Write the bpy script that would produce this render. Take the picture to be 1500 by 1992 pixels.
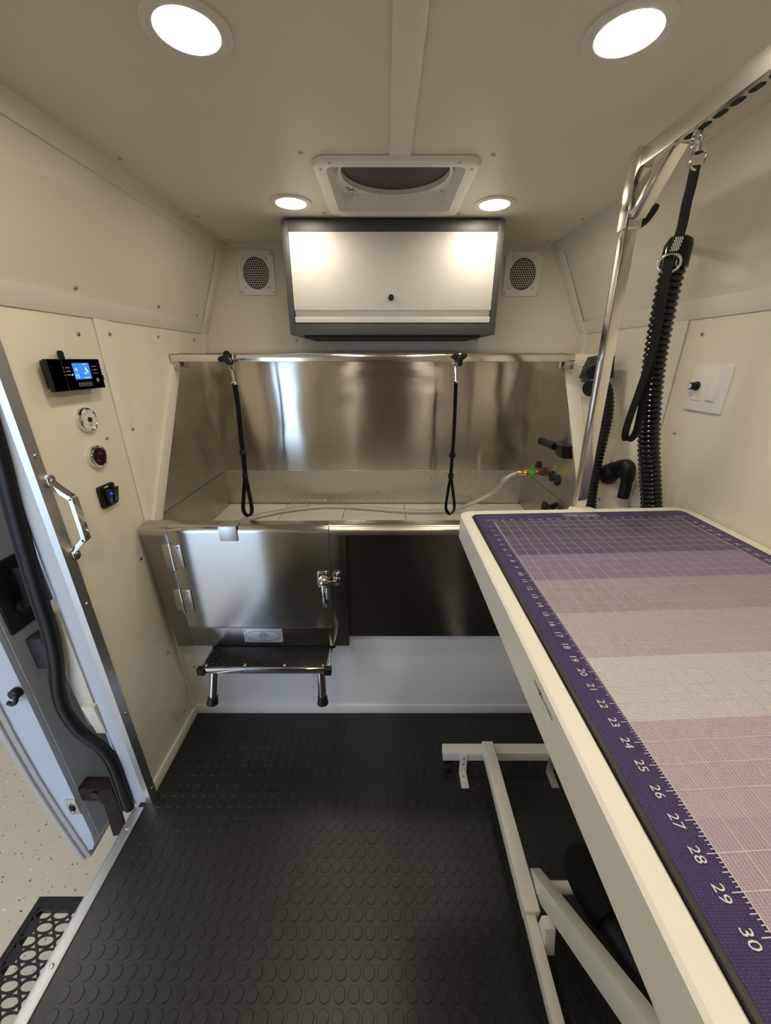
import bpy, bmesh, math, random
from mathutils import Vector, Matrix, Quaternion
random.seed(7)
for o in list(bpy.data.objects): bpy.data.objects.remove(o)
scene = bpy.context.scene
COL = scene.collection

# ------------------------------------------------------------------ camera
PITCH = math.radians(21.88)
cam_d = bpy.data.cameras.new('camera'); cam_d.sensor_fit = 'HORIZONTAL'; cam_d.sensor_width = 36.0
cam_d.lens = 737.0 / 1500.0 * 36.0; cam_d.clip_start = 0.01
cam = bpy.data.objects.new('camera', cam_d); COL.objects.link(cam)
cam.location = (0, 0, 1.45); cam.rotation_euler = (math.pi / 2 - PITCH, 0, 0)
scene.camera = cam
# ------------------------------------------------------------------ world: soft overcast daylight
w = bpy.data.worlds.new('world'); scene.world = w; w.use_nodes = True
bg = w.node_tree.nodes['Background']
bg.inputs[0].default_value = (0.54, 0.71, 1.0, 1); bg.inputs[1].default_value = 3.9
# ------------------------------------------------------------------ exposure
scene.view_settings.view_transform = 'Standard'; scene.view_settings.look = 'None'
scene.view_settings.gamma = 1.0; scene.view_settings.use_curve_mapping = False
scene.view_settings.exposure = 0.0
LAMP = 116.0                       # strength of every ceiling lamp lens
LAMP_COL = (1.0, 0.89, 0.70)

# ------------------------------------------------------------------ main dimensions (metres, camera above x=y=0)
XL, XR = -0.835, 0.91             # side walls
YB = 1.96                         # end wall above the tub
YT = 1.90                         # tub back
YF = 1.229                        # wall under the tub
YE = -1.35                        # wall behind the camera
ZC, ZM = 1.92, 1.56               # ceiling, bend of the side walls
TZ = 1.041                        # table top

# ------------------------------------------------------------------ materials
def lin(c):
    return tuple((x / 12.92 if x <= 0.04045 else ((x + 0.055) / 1.055) ** 2.4) for x in c)
def rgb(r, g, b): return lin((r / 255., g / 255., b / 255.))
MATS = {}
def mk(name, col, rough=0.5, metal=0.0, vary=0.06, vscale=6.0, bump=None, aniso=None, tangent=(0, 0, 1),
       emit=None, estr=0, wavy=0, coat=0.0, trans=0.0, stretch=None, rvar=0.0, spec=None):
    m = bpy.data.materials.new(name); m.use_nodes = True
    nt = m.node_tree; b = nt.nodes['Principled BSDF']
    b.inputs['Roughness'].default_value = rough; b.inputs['Metallic'].default_value = metal
    if coat: b.inputs['Coat Weight'].default_value = coat
    if trans: b.inputs['Transmission Weight'].default_value = trans
    if spec is not None: b.inputs['Specular IOR Level'].default_value = spec
    tc = nt.nodes.new('ShaderNodeTexCoord')
    src = tc.outputs['Object']
    if stretch:
        mp = nt.nodes.new('ShaderNodeMapping'); mp.inputs['Scale'].default_value = stretch
        nt.links.new(src, mp.inputs['Vector']); src = mp.outputs['Vector']
    nz = nt.nodes.new('ShaderNodeTexNoise'); nz.inputs['Scale'].default_value = vscale; nz.inputs['Detail'].default_value = 4
    nt.links.new(src, nz.inputs['Vector'])
    mx = nt.nodes.new('ShaderNodeMix'); mx.data_type = 'RGBA'
    mx.inputs[6].default_value = (*[c * (1 - vary) for c in col], 1)
    mx.inputs[7].default_value = (*[min(1, c * (1 + vary)) for c in col], 1)
    nt.links.new(nz.outputs['Fac'], mx.inputs[0]); nt.links.new(mx.outputs[2], b.inputs['Base Color'])
    if rvar:
        mr = nt.nodes.new('ShaderNodeMapRange'); mr.inputs['To Min'].default_value = rough - rvar; mr.inputs['To Max'].default_value = rough + rvar
        nt.links.new(nz.outputs['Fac'], mr.inputs['Value']); nt.links.new(mr.outputs['Result'], b.inputs['Roughness'])
    if bump:
        n2 = nt.nodes.new('ShaderNodeTexNoise'); n2.inputs['Scale'].default_value = bump[0]; n2.inputs['Detail'].default_value = 2
        nt.links.new(tc.outputs['Object'], n2.inputs['Vector'])
        bp = nt.nodes.new('ShaderNodeBump'); bp.inputs['Strength'].default_value = bump[1]; bp.inputs['Distance'].default_value = 0.002
        nt.links.new(n2.outputs['Fac'], bp.inputs['Height']); nt.links.new(bp.outputs['Normal'], b.inputs['Normal'])
    if wavy:
        n2 = nt.nodes.new('ShaderNodeTexNoise'); n2.inputs['Scale'].default_value = 3.0; n2.inputs['Detail'].default_value = 1
        nt.links.new(tc.outputs['Object'], n2.inputs['Vector'])
        bp = nt.nodes.new('ShaderNodeBump'); bp.inputs['Strength'].default_value = wavy; bp.inputs['Distance'].default_value = 0.05
        nt.links.new(n2.outputs['Fac'], bp.inputs['Height']); nt.links.new(bp.outputs['Normal'], b.inputs['Normal'])
    if aniso:
        b.inputs['Anisotropic'].default_value = aniso
        cx = nt.nodes.new('ShaderNodeCombineXYZ')
        for i in range(3): cx.inputs[i].default_value = tangent[i]
        nt.links.new(cx.outputs[0], b.inputs['Tangent'])
    if emit:
        b.inputs['Emission Color'].default_value = (*emit, 1); b.inputs['Emission Strength'].default_value = estr
    MATS[name] = m
    return m
M = MATS
mk('wall_cream', (0.78, 0.735, 0.62), 0.38, vary=0.02, bump=(300, 0.03))
mk('ceiling_cream', (0.76, 0.72, 0.62), 0.42, vary=0.02, bump=(300, 0.03))
mk('trim_cream', (0.80, 0.765, 0.68), 0.33, vary=0.02)
mk('under_tub_wall', (0.70, 0.69, 0.665), 0.35, vary=0.02)
mk('rubber_floor', (0.0125, 0.012, 0.0115), 0.37, vary=0.12, vscale=14, bump=(180, 0.08))
mk('stainless', (0.52, 0.51, 0.49), 0.16, 1.0, vary=0.05, vscale=3, stretch=(1, 1, 60), aniso=0.9)
mk('stainless_splash', (0.66, 0.62, 0.555), 0.165, 1.0, vary=0.05, vscale=2, stretch=(6, 1, 0.6), aniso=1.0, wavy=0.10)
mk('stainless_side', (0.47, 0.44, 0.38), 0.24, 1.0, vary=0.12, vscale=2.5, stretch=(1, 4, 1), aniso=0.9, wavy=0.35)
mk('stainless_soft', (0.50, 0.48, 0.43), 0.28, 1.0, vary=0.05, vscale=5)
mk('stainless_dark', (0.27, 0.262, 0.25), 0.22, 1.0, vary=0.05, vscale=3, stretch=(1, 1, 40), aniso=0.6)  # steel colour darkened for the dark floor it reflects
mk('chrome', (0.80, 0.80, 0.80), 0.08, 1.0, vary=0.02)
mk('steel_tube', (0.74, 0.72, 0.67), 0.14, 1.0, vary=0.05, vscale=8)
mk('steel_brushed', (0.70, 0.69, 0.65), 0.26, 1.0, vary=0.06, vscale=30)
mk('screw_metal', (0.52, 0.50, 0.46), 0.22, 1.0, vary=0.1)
mk('aluminium', (0.66, 0.66, 0.66), 0.36, 1.0, vary=0.06, vscale=20)
mk('aluminium_matte', (0.62, 0.62, 0.62), 0.45, 0.9, vary=0.08, vscale=40)
mk('black_plastic', (0.008, 0.008, 0.008), 0.38, vary=0.2, spec=0.3)
mk('black_gloss', (0.005, 0.005, 0.005), 0.14, vary=0.2, spec=0.4)
mk('black_rubber', (0.009, 0.009, 0.010), 0.42, vary=0.2, vscale=20, spec=0.3)
mk('black_webbing', (0.006, 0.006, 0.006), 0.75, vary=0.3, vscale=200, bump=(900, 0.4), spec=0.15)
mk('charcoal', (0.055, 0.056, 0.058), 0.38, vary=0.08, vscale=30, bump=(420, 0.35))
mk('cabinet_white', (0.64, 0.63, 0.60), 0.36, vary=0.015, bump=(420, 0.55))
mk('white_plastic', (0.80, 0.79, 0.76), 0.30, vary=0.02)
mk('vent_dark', (0.012, 0.011, 0.010), 0.7, vary=0.2)
mk('smoked_lid', (0.045, 0.030, 0.022), 0.5, vary=0.3, vscale=8)
mk('tub_board', (0.80, 0.78, 0.73), 0.42, vary=0.03, vscale=4, stretch=(1, 40, 1))
mk('powder_white', (0.74, 0.725, 0.66), 0.33, vary=0.02, bump=(350, 0.12))
mk('brass', (0.78, 0.57, 0.18), 0.22, 1.0, vary=0.1)
mk('green_plastic', (0.06, 0.42, 0.06), 0.3, vary=0.1)
mk('red_brown', (0.14, 0.055, 0.03), 0.4, vary=0.1)
mk('braid', (0.62, 0.60, 0.54), 0.32, 0.85, vary=0.25, vscale=500, bump=(1200, 0.6))
mk('lens', (1, 1, 1), 0.4, vary=0.0, emit=LAMP_COL, estr=LAMP)
mk('dim_cab', (0.16, 0.12, 0.09), 0.5, vary=0.15)  # brown stands in for the dim cab reflected in the splash
mk('garage_paint', (0.72, 0.70, 0.66), 0.6, vary=0.03)
mk('garage_tube', (1, 1, 1), 0.4, vary=0.0, emit=(1.0, 0.92, 0.78), estr=44)
mk('lens_dim', (1, 1, 1), 0.4, vary=0.0, emit=LAMP_COL, estr=LAMP * 0.6)
mk('lamp_trim', (0.76, 0.74, 0.70), 0.35, vary=0.01)
mk('lcd', (0.02, 0.08, 0.3), 0.25, vary=0.05, emit=(0.05, 0.26, 0.85), estr=0.85)
mk('lcd_mark', (0.3, 0.5, 0.9), 0.3, vary=0.05, emit=(0.30, 0.58, 1.0), estr=0.95)
mk('led_blue', (0.02, 0.03, 0.5), 0.3, vary=0.05, emit=(0.015, 0.03, 1.0), estr=1.6)
mk('led_green', (0.1, 0.6, 0.1), 0.3, vary=0.05, emit=(0.35, 1.0, 0.2), estr=1.2)
mk('print_white', (0.62, 0.62, 0.60), 0.5, vary=0.02)
mk('print_grey', (0.30, 0.30, 0.29), 0.5, vary=0.02)
mk('print_black', (0.02, 0.02, 0.02), 0.5, vary=0.05)
mk('gauge_white', (0.72, 0.71, 0.68), 0.25, vary=0.03)
mk('gauge_dark', (0.020, 0.006, 0.006), 0.12, vary=0.2)
mk('gauge_red', (0.28, 0.03, 0.02), 0.3, vary=0.1)
mk('plaque_metal', (0.62, 0.64, 0.70), 0.42, 0.7, vary=0.05, vscale=40)
mk('mat_edge', (0.012, 0.011, 0.012), 0.5, vary=0.1)
mk('mat_line', (0.58, 0.54, 0.60), 0.5, vary=0.02)
mk('reflect_stitch', (0.42, 0.41, 0.39), 0.4, vary=0.1)
mk('door_paint_daylit', (0.46, 0.475, 0.52), 0.30, vary=0.04, vscale=5)  # daylight blue on the leading edge mixed into the white paint colour
mk('door_paint_shaded', (0.36, 0.36, 0.37), 0.40, vary=0.06, vscale=6)  # shaded copy: darker where the white door faces away from daylight
mk('door_hem', (0.42, 0.38, 0.35), 0.5, vary=0.12, vscale=12)
mk('pillar_paint', (0.52, 0.525, 0.54), 0.35, vary=0.03)
mk('pillar_cream', (0.62, 0.57, 0.46), 0.45, vary=0.06)
mk('rust', (0.028, 0.018, 0.014), 0.8, spec=0.15, vary=0.5, vscale=30, bump=(120, 0.5))
mk('foam_grey', (0.035, 0.036, 0.040), 0.8, vary=0.15, vscale=60, bump=(300, 0.4))
mk('step_black', (0.007, 0.007, 0.010), 0.45, vary=0.2, vscale=30, spec=0.25)

def garage_mat():
    m = bpy.data.materials.new('garage_epoxy'); m.use_nodes = True; nt = m.node_tree; b = nt.nodes['Principled BSDF']
    tc = nt.nodes.new('ShaderNodeTexCoord')
    col = None
    prev = (0.52, 0.445, 0.335, 1)
    mixes = []
    for i, (sc, thr, c) in enumerate([(38, 0.115, (0.04, 0.035, 0.03, 1)), (27, 0.085, (0.20, 0.13, 0.08, 1)), (31, 0.09, (0.80, 0.80, 0.78, 1))]):
        v = nt.nodes.new('ShaderNodeTexVoronoi'); v.inputs['Scale'].default_value = sc; v.inputs['Randomness'].default_value = 1
        mp = nt.nodes.new('ShaderNodeMapping'); mp.inputs['Location'].default_value = (i * 3.3, i * 1.7, 0)
        nz = nt.nodes.new('ShaderNodeTexNoise'); nz.inputs['Scale'].default_value = 60
        add = nt.nodes.new('ShaderNodeMixRGB'); add.blend_type = 'ADD'; add.inputs[0].default_value = 0.02
        nt.links.new(tc.outputs['Object'], mp.inputs['Vector']); nt.links.new(mp.outputs[0], add.inputs[1])
        nt.links.new(tc.outputs['Object'], nz.inputs['Vector']); nt.links.new(nz.outputs['Color'], add.inputs[2])
        nt.links.new(add.outputs[0], v.inputs['Vector'])
        lt = nt.nodes.new('ShaderNodeMath'); lt.operation = 'LESS_THAN'; lt.inputs[1].default_value = thr
        nt.links.new(v.outputs['Distance'], lt.inputs[0])
        # only some of the cells carry a fleck
        sep = nt.nodes.new('ShaderNodeSeparateColor'); nt.links.new(v.outputs['Color'], sep.inputs[0])
        g2 = nt.nodes.new('ShaderNodeMath'); g2.operation = 'GREATER_THAN'; g2.inputs[1].default_value = 0.12
        nt.links.new(sep.outputs[0], g2.inputs[0])
        mu = nt.nodes.new('ShaderNodeMath'); mu.operation = 'MULTIPLY'
        nt.links.new(lt.outputs[0], mu.inputs[0]); nt.links.new(g2.outputs[0], mu.inputs[1])
        mx = nt.nodes.new('ShaderNodeMixRGB'); mx.inputs[2].default_value = c
        if col is None: mx.inputs[1].default_value = prev
        else: nt.links.new(col, mx.inputs[1])
        nt.links.new(mu.outputs[0], mx.inputs[0]); col = mx.outputs[0]
    nt.links.new(col, b.inputs['Base Color']); b.inputs['Roughness'].default_value = 0.35
    MATS['garage_epoxy'] = m
garage_mat()

def tub_back_low_mat():          # dull steel with dried water spots
    m = mk('stainless_spotted', (0.60, 0.58, 0.53), 0.42, 1.0, vary=0.05, vscale=4)
    nt = m.node_tree; b = nt.nodes['Principled BSDF']; tc = nt.nodes.new('ShaderNodeTexCoord')
    v = nt.nodes.new('ShaderNodeTexVoronoi'); v.inputs['Scale'].default_value = 75
    nt.links.new(tc.outputs['Object'], v.inputs['Vector'])
    lt = nt.nodes.new('ShaderNodeMath'); lt.operation = 'LESS_THAN'; lt.inputs[1].default_value = 0.22
    nt.links.new(v.outputs['Distance'], lt.inputs[0])
    n = nt.nodes.new('ShaderNodeTexNoise'); n.inputs['Scale'].default_value = 2.6; nt.links.new(tc.outputs['Object'], n.inputs['Vector'])
    g = nt.nodes.new('ShaderNodeMath'); g.operation = 'GREATER_THAN'; g.inputs[1].default_value = 0.53; nt.links.new(n.outputs['Fac'], g.inputs[0])
    mu = nt.nodes.new('ShaderNodeMath'); mu.operation = 'MULTIPLY'; nt.links.new(lt.outputs[0], mu.inputs[0]); nt.links.new(g.outputs[0], mu.inputs[1])
    old = b.inputs['Base Color'].links[0].from_socket
    mx = nt.nodes.new('ShaderNodeMixRGB'); mx.inputs[2].default_value = (0.28, 0.25, 0.20, 1)
    nt.links.new(mu.outputs[0], mx.inputs[0]); nt.links.new(old, mx.inputs[1]); nt.links.new(mx.outputs[0], b.inputs['Base Color'])
tub_back_low_mat()

def mat_top(name, col):          # PVC mat with a pressed diamond pattern
    m = mk(name, col, 0.42, vary=0.05, vscale=9)
    nt = m.node_tree; b = nt.nodes['Principled BSDF']; tc = nt.nodes.new('ShaderNodeTexCoord')
    sx = nt.nodes.new('ShaderNodeSeparateXYZ'); nt.links.new(tc.outputs['Object'], sx.inputs[0])
    def f(op, a, bb):
        n = nt.nodes.new('ShaderNodeMath'); n.operation = op
        for i, s in enumerate((a, bb)):
            if s is None: continue
            if isinstance(s, (int, float)): n.inputs[i].default_value = s
            else: nt.links.new(s, n.inputs[i])
        return n.outputs[0]
    k = 2 * math.pi / 0.0075
    a = f('SINE', f('MULTIPLY', f('ADD', sx.outputs[0], sx.outputs[1]), k), None)
    c = f('SINE', f('MULTIPLY', f('SUBTRACT', sx.outputs[0], sx.outputs[1]), k), None)
    h = f('MULTIPLY', a, c)
    bp = nt.nodes.new('ShaderNodeBump'); bp.inputs['Strength'].default_value = 0.9; bp.inputs['Distance'].default_value = 0.0016
    nt.links.new(h, bp.inputs['Height']); nt.links.new(bp.outputs['Normal'], b.inputs['Normal'])
    return m
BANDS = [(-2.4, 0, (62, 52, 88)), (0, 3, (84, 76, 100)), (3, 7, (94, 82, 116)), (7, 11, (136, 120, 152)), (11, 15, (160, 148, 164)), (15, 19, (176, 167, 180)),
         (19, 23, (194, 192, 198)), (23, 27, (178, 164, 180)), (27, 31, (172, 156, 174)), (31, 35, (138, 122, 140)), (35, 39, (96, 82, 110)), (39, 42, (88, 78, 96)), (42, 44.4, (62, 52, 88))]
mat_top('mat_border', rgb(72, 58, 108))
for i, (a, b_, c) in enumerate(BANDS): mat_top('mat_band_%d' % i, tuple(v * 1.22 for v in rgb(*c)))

# ------------------------------------------------------------------ geometry helpers
class MB:
    def __init__(s): s.v = []; s.f = []; s.mi = []
    def add(s, vs, fs, mi=0):
        o = len(s.v); s.v += [Vector(p) for p in vs]; s.f += [tuple(i + o for i in f) for f in fs]; s.mi += [mi] * len(fs); return s
    def box(s, x0, x1, y0, y1, z0, z1, mi=0):
        v = [(x, y, z) for z in (z0, z1) for y in (y0, y1) for x in (x0, x1)]
        return s.add(v, [(0, 2, 3, 1), (4, 5, 7, 6), (0, 1, 5, 4), (2, 6, 7, 3), (0, 4, 6, 2), (1, 3, 7, 5)], mi)
    def hexa(s, p, mi=0):        # 8 points: bottom loop then top loop
        return s.add(p, [(0, 3, 2, 1), (4, 5, 6, 7), (0, 1, 5, 4), (1, 2, 6, 5), (2, 3, 7, 6), (3, 0, 4, 7)], mi)
    def prism(s, poly, fn, a, b, mi=0):   # poly of 2d points, fn(u,v,w) -> xyz, extruded w from a to b
        n = len(poly)
        vs = [fn(u, v, a) for u, v in poly] + [fn(u, v, b) for u, v in poly]
        fs = [tuple(range(n - 1, -1, -1)), tuple(range(n, 2 * n))] + [(i, (i + 1) % n, (i + 1) % n + n, i + n) for i in range(n)]
        return s.add(vs, fs, mi)
    def bar(s, a, b, wdt, h, up=(0, 0, 1), mi=0):   # rectangular bar between two points
        a = Vector(a); b = Vector(b); d = (b - a).normalized(); u = Vector(up); sd = d.cross(u).normalized(); u = sd.cross(d).normalized()
        c = [(-1, -1), (1, -1), (1, 1), (-1, 1)]
        p = [a + sd * (i * wdt / 2) + u * (j * h / 2) for i, j in c] + [b + sd * (i * wdt / 2) + u * (j * h / 2) for i, j in c]
        return s.hexa(p, mi)
    def tube(s, path, r, n=12, closed=False, caps=True, mi=0):
        P = [Vector(p) for p in path]; m = len(P); rs = r if isinstance(r, (list, tuple)) else [r] * m
        T = []
        for i in range(m):
            a = P[i - 1] if (i or closed) else P[0]; b = P[(i + 1) % m] if (i < m - 1 or closed) else P[-1]
            T.append((b - a).normalized())
        u = T[0].orthogonal().normalized(); vs = []
        for i in range(m):
            if i:
                q = T[i - 1].rotation_difference(T[i]); u = (q @ u)
            u = (u - T[i] * u.dot(T[i])).normalized(); w_ = T[i].cross(u)
            vs += [P[i] + (u * math.cos(2 * math.pi * k / n) + w_ * math.sin(2 * math.pi * k / n)) * rs[i] for k in range(n)]
        fs = []
        for i in range(m if closed else m - 1):
            j = (i + 1) % m
            fs += [(i * n + k, i * n + (k + 1) % n, j * n + (k + 1) % n, j * n + k) for k in range(n)]
        if caps and not closed: fs += [tuple(range(n - 1, -1, -1)), tuple(range((m - 1) * n, m * n))]
        return s.add(vs, fs, mi)
    def lathe(s, prof, c, axis=(0, 0, 1), n=24, mi=0):   # prof: list of (radius, height along axis)
        ax = Vector(axis).normalized(); u = ax.orthogonal().normalized(); w_ = ax.cross(u); c = Vector(c); vs = []; fs = []; m = len(prof)
        for r, h in prof:
            vs += [c + ax * h + (u * math.cos(2 * math.pi * k / n) + w_ * math.sin(2 * math.pi * k / n)) * max(r, 1e-5) for k in range(n)]
        for i in range(m - 1):
            fs += [(i * n + k, i * n + (k + 1) % n, (i + 1) * n + (k + 1) % n, (i + 1) * n + k) for k in range(n)]
        fs += [tuple(range(n - 1, -1, -1)), tuple(range((m - 1) * n, m * n))]
        return s.add(vs, fs, mi)
    def ribbon(s, path, side, wd, th, mi=0):     # flat strap along a path, width along 'side'
        P = [Vector(p) for p in path]; m = len(P); vs = []; fs = []
        for i in range(m):
            t = (P[min(i + 1, m - 1)] - P[max(i - 1, 0)]).normalized()
            sd = Vector(side[i]) if isinstance(side, list) else Vector(side)
            sd = (sd - t * sd.dot(t)).normalized(); nn = t.cross(sd)
            vs += [P[i] + sd * (a * wd / 2) + nn * (b * th / 2) for a, b in ((-1, -1), (1, -1), (1, 1), (-1, 1))]
        for i in range(m - 1):
            fs += [(i * 4 + k, i * 4 + (k + 1) % 4, i * 4 + 4 + (k + 1) % 4, i * 4 + 4 + k) for k in range(4)]
        fs += [(3, 2, 1, 0), tuple((m - 1) * 4 + k for k in range(4))]
        return s.add(vs, fs, mi)
def spline(pts, n=8):
    P = [Vector(p) for p in pts]; out = []
    for i in range(len(P) - 1):
        p0 = P[max(i - 1, 0)]; p1 = P[i]; p2 = P[i + 1]; p3 = P[min(i + 2, len(P) - 1)]
        for k in range(n):
            t = k / n
            out.append(0.5 * ((2 * p1) + (p2 - p0) * t + (2 * p0 - 5 * p1 + 4 * p2 - p3) * t * t + (3 * p1 - p0 - 3 * p2 + p3) * t ** 3))
    out.append(P[-1]); return out
def resample(path, step):
    out = [Vector(path[0])]; acc = 0
    for a, b in zip(path[:-1], path[1:]):
        a = Vector(a); b = Vector(b); L = (b - a).length; d = step - acc
        while d <= L: out.append(a + (b - a) * (d / L)); d += step
        acc = (acc + L) % step
    return out
def rrect(x0, x1, y0, y1, r, n=6):
    out = []
    for cx, cy, a0 in ((x1 - r, y0 + r, -90), (x1 - r, y1 - r, 0), (x0 + r, y1 - r, 90), (x0 + r, y0 + r, 180)):
        for k in range(n + 1):
            a = math.radians(a0 + 90 * k / n); out.append((cx + r * math.cos(a), cy + r * math.sin(a)))
    return out
def mesh_of(name, mb, mats, bevel=0, seg=2, angle=35, center=True):
    if bevel and angle == 35: angle = 20
    bm = bmesh.new(); vs = [bm.verts.new(p) for p in mb.v]
    for f, mi in zip(mb.f, mb.mi):
        try: fc = bm.faces.new([vs[i] for i in f]); fc.material_index = mi
        except ValueError: pass
    bmesh.ops.recalc_face_normals(bm, faces=bm.faces)
    if bevel:
        es = [e for e in bm.edges if len(e.link_faces) == 2 and e.calc_face_angle(0) > math.radians(30)]
        bmesh.ops.bevel(bm, geom=es, offset=bevel, segments=seg, profile=0.6, affect='EDGES', clamp_overlap=True)
    c = Vector((0, 0, 0))
    if center and bm.verts:
        lo = Vector([min(v.co[i] for v in bm.verts) for i in range(3)]); hi = Vector([max(v.co[i] for v in bm.verts) for i in range(3)])
        c = (lo + hi) / 2
        bmesh.ops.translate(bm, verts=bm.verts, vec=-c)
    me = bpy.data.meshes.new(name); bm.to_mesh(me); bm.free()
    for p in me.polygons: p.use_smooth = True
    me.set_sharp_from_angle(angle=math.radians(angle))
    for m in (mats if isinstance(mats, (list, tuple)) else [mats]): me.materials.append(M[m])
    return me, c
WLOC = {}
def place(o, world, parent):
    COL.objects.link(o)
    if parent is not None:
        o.parent = parent; o.location = Vector(world) - WLOC[parent.name]
    else: o.location = world
    WLOC[o.name] = Vector(world)
def tag(o, label=None, cat=None, group=None, kind=None):
    if label: o['label'] = label
    if cat: o['category'] = cat
    if group: o['group'] = group
    if kind: o['kind'] = kind
    return o
def obj(name, mb, mats, parent=None, bevel=0, seg=2, angle=35, label=None, cat=None, group=None, kind=None):
    me, c = mesh_of(name, mb, mats, bevel, seg, angle)
    o = bpy.data.objects.new(name, me); place(o, c, parent); return tag(o, label, cat, group, kind)
def thing(name, loc, label, cat, group=None, kind=None):
    o = bpy.data.objects.new(name, None); o.empty_display_size = 0.05; place(o, loc, None); return tag(o, label, cat, group, kind)
def inst(name, me, loc, parent=None, rot=None):
    o = bpy.data.objects.new(name, me)
    if rot is not None: o.rotation_mode = 'QUATERNION'; o.rotation_quaternion = rot
    place(o, loc, parent); return o
def copy_tree(o, delta, parent=None):
    c = o.copy(); COL.objects.link(c)
    if parent is None: c.location = o.location + Vector(delta); WLOC[c.name] = Vector(c.location)
    else: c.parent = parent; WLOC[c.name] = WLOC[o.name] + Vector(delta)
    for ch in list(o.children): copy_tree(ch, delta, c)
    return c
Zq = lambda n: Vector((0, 0, 1)).rotation_difference(Vector(n).normalized())
_txt = {}
def text_mb(mb, body, size, org, xd, yd, thick=0.0003, align='CENTER', italic=0.0, mi=0):
    key = (body, align)
    if key not in _txt:
        cu = bpy.data.curves.new('t', 'FONT'); cu.body = body; cu.align_x = align; cu.align_y = 'CENTER'; cu.size = 1.0; cu.resolution_u = 2
        o = bpy.data.objects.new('t', cu); COL.objects.link(o); dg = bpy.context.evaluated_depsgraph_get()
        me = bpy.data.meshes.new_from_object(o.evaluated_get(dg))
        _txt[key] = ([v.co.copy() for v in me.vertices], [tuple(p.vertices) for p in me.polygons])
        bpy.data.objects.remove(o); bpy.data.curves.remove(cu); bpy.data.meshes.remove(me)
    vs, fs = _txt[key]; xd = Vector(xd); yd = Vector(yd); n = xd.cross(yd).normalized() * thick; org = Vector(org)
    mb.add([org + xd * ((v.x + italic * v.y) * size) + yd * (v.y * size) + n for v in vs], fs, mi)
    return mb

# shared screw (pan head with socket), axis +z
scr = MB(); scr.lathe([(0.0062, 0), (0.0062, 0.001), (0.0052, 0.0026), (0.0034, 0.0034), (0.0022, 0.0034), (0.0018, 0.0018)], (0, 0, 0), n=12)
SCREW, _ = mesh_of('screw', scr, 'screw_metal', center=False)
rv = MB(); rv.lathe([(0.0036, 0), (0.0034, 0.0008), (0.0022, 0.0018), (0.0008, 0.0021)], (0, 0, 0), n=10)
RIVET, _ = mesh_of('rivet', rv, 'screw_metal', center=False)
rv = MB(); rv.lathe([(0.0026, 0), (0.0022, 0.0007), (0.0008, 0.0009)], (0, 0, 0), n=10)
RIVET_W, _ = mesh_of('rivet', rv, 'white_plastic', center=False)
def screws(parent, pts, normal, name='screw', me=None):
    for p in pts: inst(name, me or SCREW, p, parent, Zq(normal))

# ================================================================== SETTING
# side walls -- x of the ceiling edge along y
def xlc(y): return -0.733 + 0.0201 * max(y, 0.0)
def xrc(y): return 0.79 - 0.060 * (max(y, 0.9) - 0.9)
S = 'structure'
# floor
fl = MB(); fl.box(XL - 0.03, XR + 0.03, YE - 0.03, YB + 0.05, -0.06, 0.0)
floor = obj('floor', fl, 'rubber_floor', label='black rubber coin-stud flooring of the van', cat='floor', kind=S)
PT = 0.0358
def stud_prof(): return [(0.0150, -0.0002), (0.0146, 0.0009), (0.0138, 0.0016), (0.0010, 0.0017)]
sm = MB(); sm.lathe(stud_prof(), (0, 0, 0), n=20); STUD, _ = mesh_of('rubber_stud', sm, 'rubber_floor', center=False)
spots = []
for j in range(-14, 29):
    for i in range(-23, 26):
        x = -0.006 + i * PT; y = 0.4225 + 0.0362 * (j - 6); 
        if y > YF - 0.02 or x < XL + 0.016 or x > XR - 0.02: continue
        fw = y * math.cos(PITCH) + 1.45 * math.sin(PITCH); up = y * math.sin(PITCH) - 1.45 * math.cos(PITCH)
        u = 750 + 737 * x / fw; v = 996 - 737 * up / fw
        vis = 0 <= u <= 1500 and v <= 1992 and u < 1010
        spots.append((0 if vis else 1, fw, x, y))
spots.sort()
for k, (a, b_, x, y) in enumerate(spots[:300]): inst('rubber_stud', STUD, (x, y, 0), floor)
rest = MB()
for a, b_, x, y in spots[300:]: rest.lathe(stud_prof(), (x, y, 0), n=16)
obj('rubber_studs', rest, 'rubber_floor', floor, kind='stuff')
# garage ground outside
g = MB(); g.box(-7, 5, -6, 6, -0.60, -0.55)
obj('garage_floor', g, 'garage_epoxy', label='beige speckled epoxy garage floor outside the van', cat='floor', kind=S)

# garage around the van, open towards the daylight behind the photographer
g = MB(); g.box(-4.4, -4.3, -2.1, 4.6, -0.55, 2.5); obj('wall_garage_left', g, 'garage_paint', label='pale garage wall beyond the van door', cat='wall', kind=S)
g = MB(); g.box(-4.4, 3.4, 4.5, 4.6, -0.55, 2.5); obj('wall_garage_end', g, 'garage_paint', label='pale garage end wall beyond the van', cat='wall', kind=S)
g = MB(); g.box(3.3, 3.4, -2.1, 4.5, -0.55, 2.5); obj('wall_garage_right', g, 'garage_paint', label='pale garage wall on the far side of the van', cat='wall', kind=S)
g = MB(); g.box(-4.4, 3.4, -2.1, 4.6, 2.5, 2.6); obj('ceiling_garage', g, 'garage_paint', label='pale garage ceiling above the van', cat='ceiling', kind=S)
for gy, lab in ((1.6, 'long tube light on the garage ceiling, farther one'), (-0.6, 'long tube light on the garage ceiling, nearer one')):
    gt = thing('garage_light', (-2.3, gy, 2.5), lab, 'ceiling light', 'garage tube lights')
    g = MB(); g.box(-2.38, -2.22, gy - .65, gy + .65, 2.46, 2.5); obj('fixture', g, 'lamp_trim', gt, bevel=0.004)
    g = MB(); g.box(-2.34, -2.26, gy - .6, gy + .6, 2.445, 2.46); obj('diffuser', g, 'garage_tube', gt, bevel=0.004)
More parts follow.
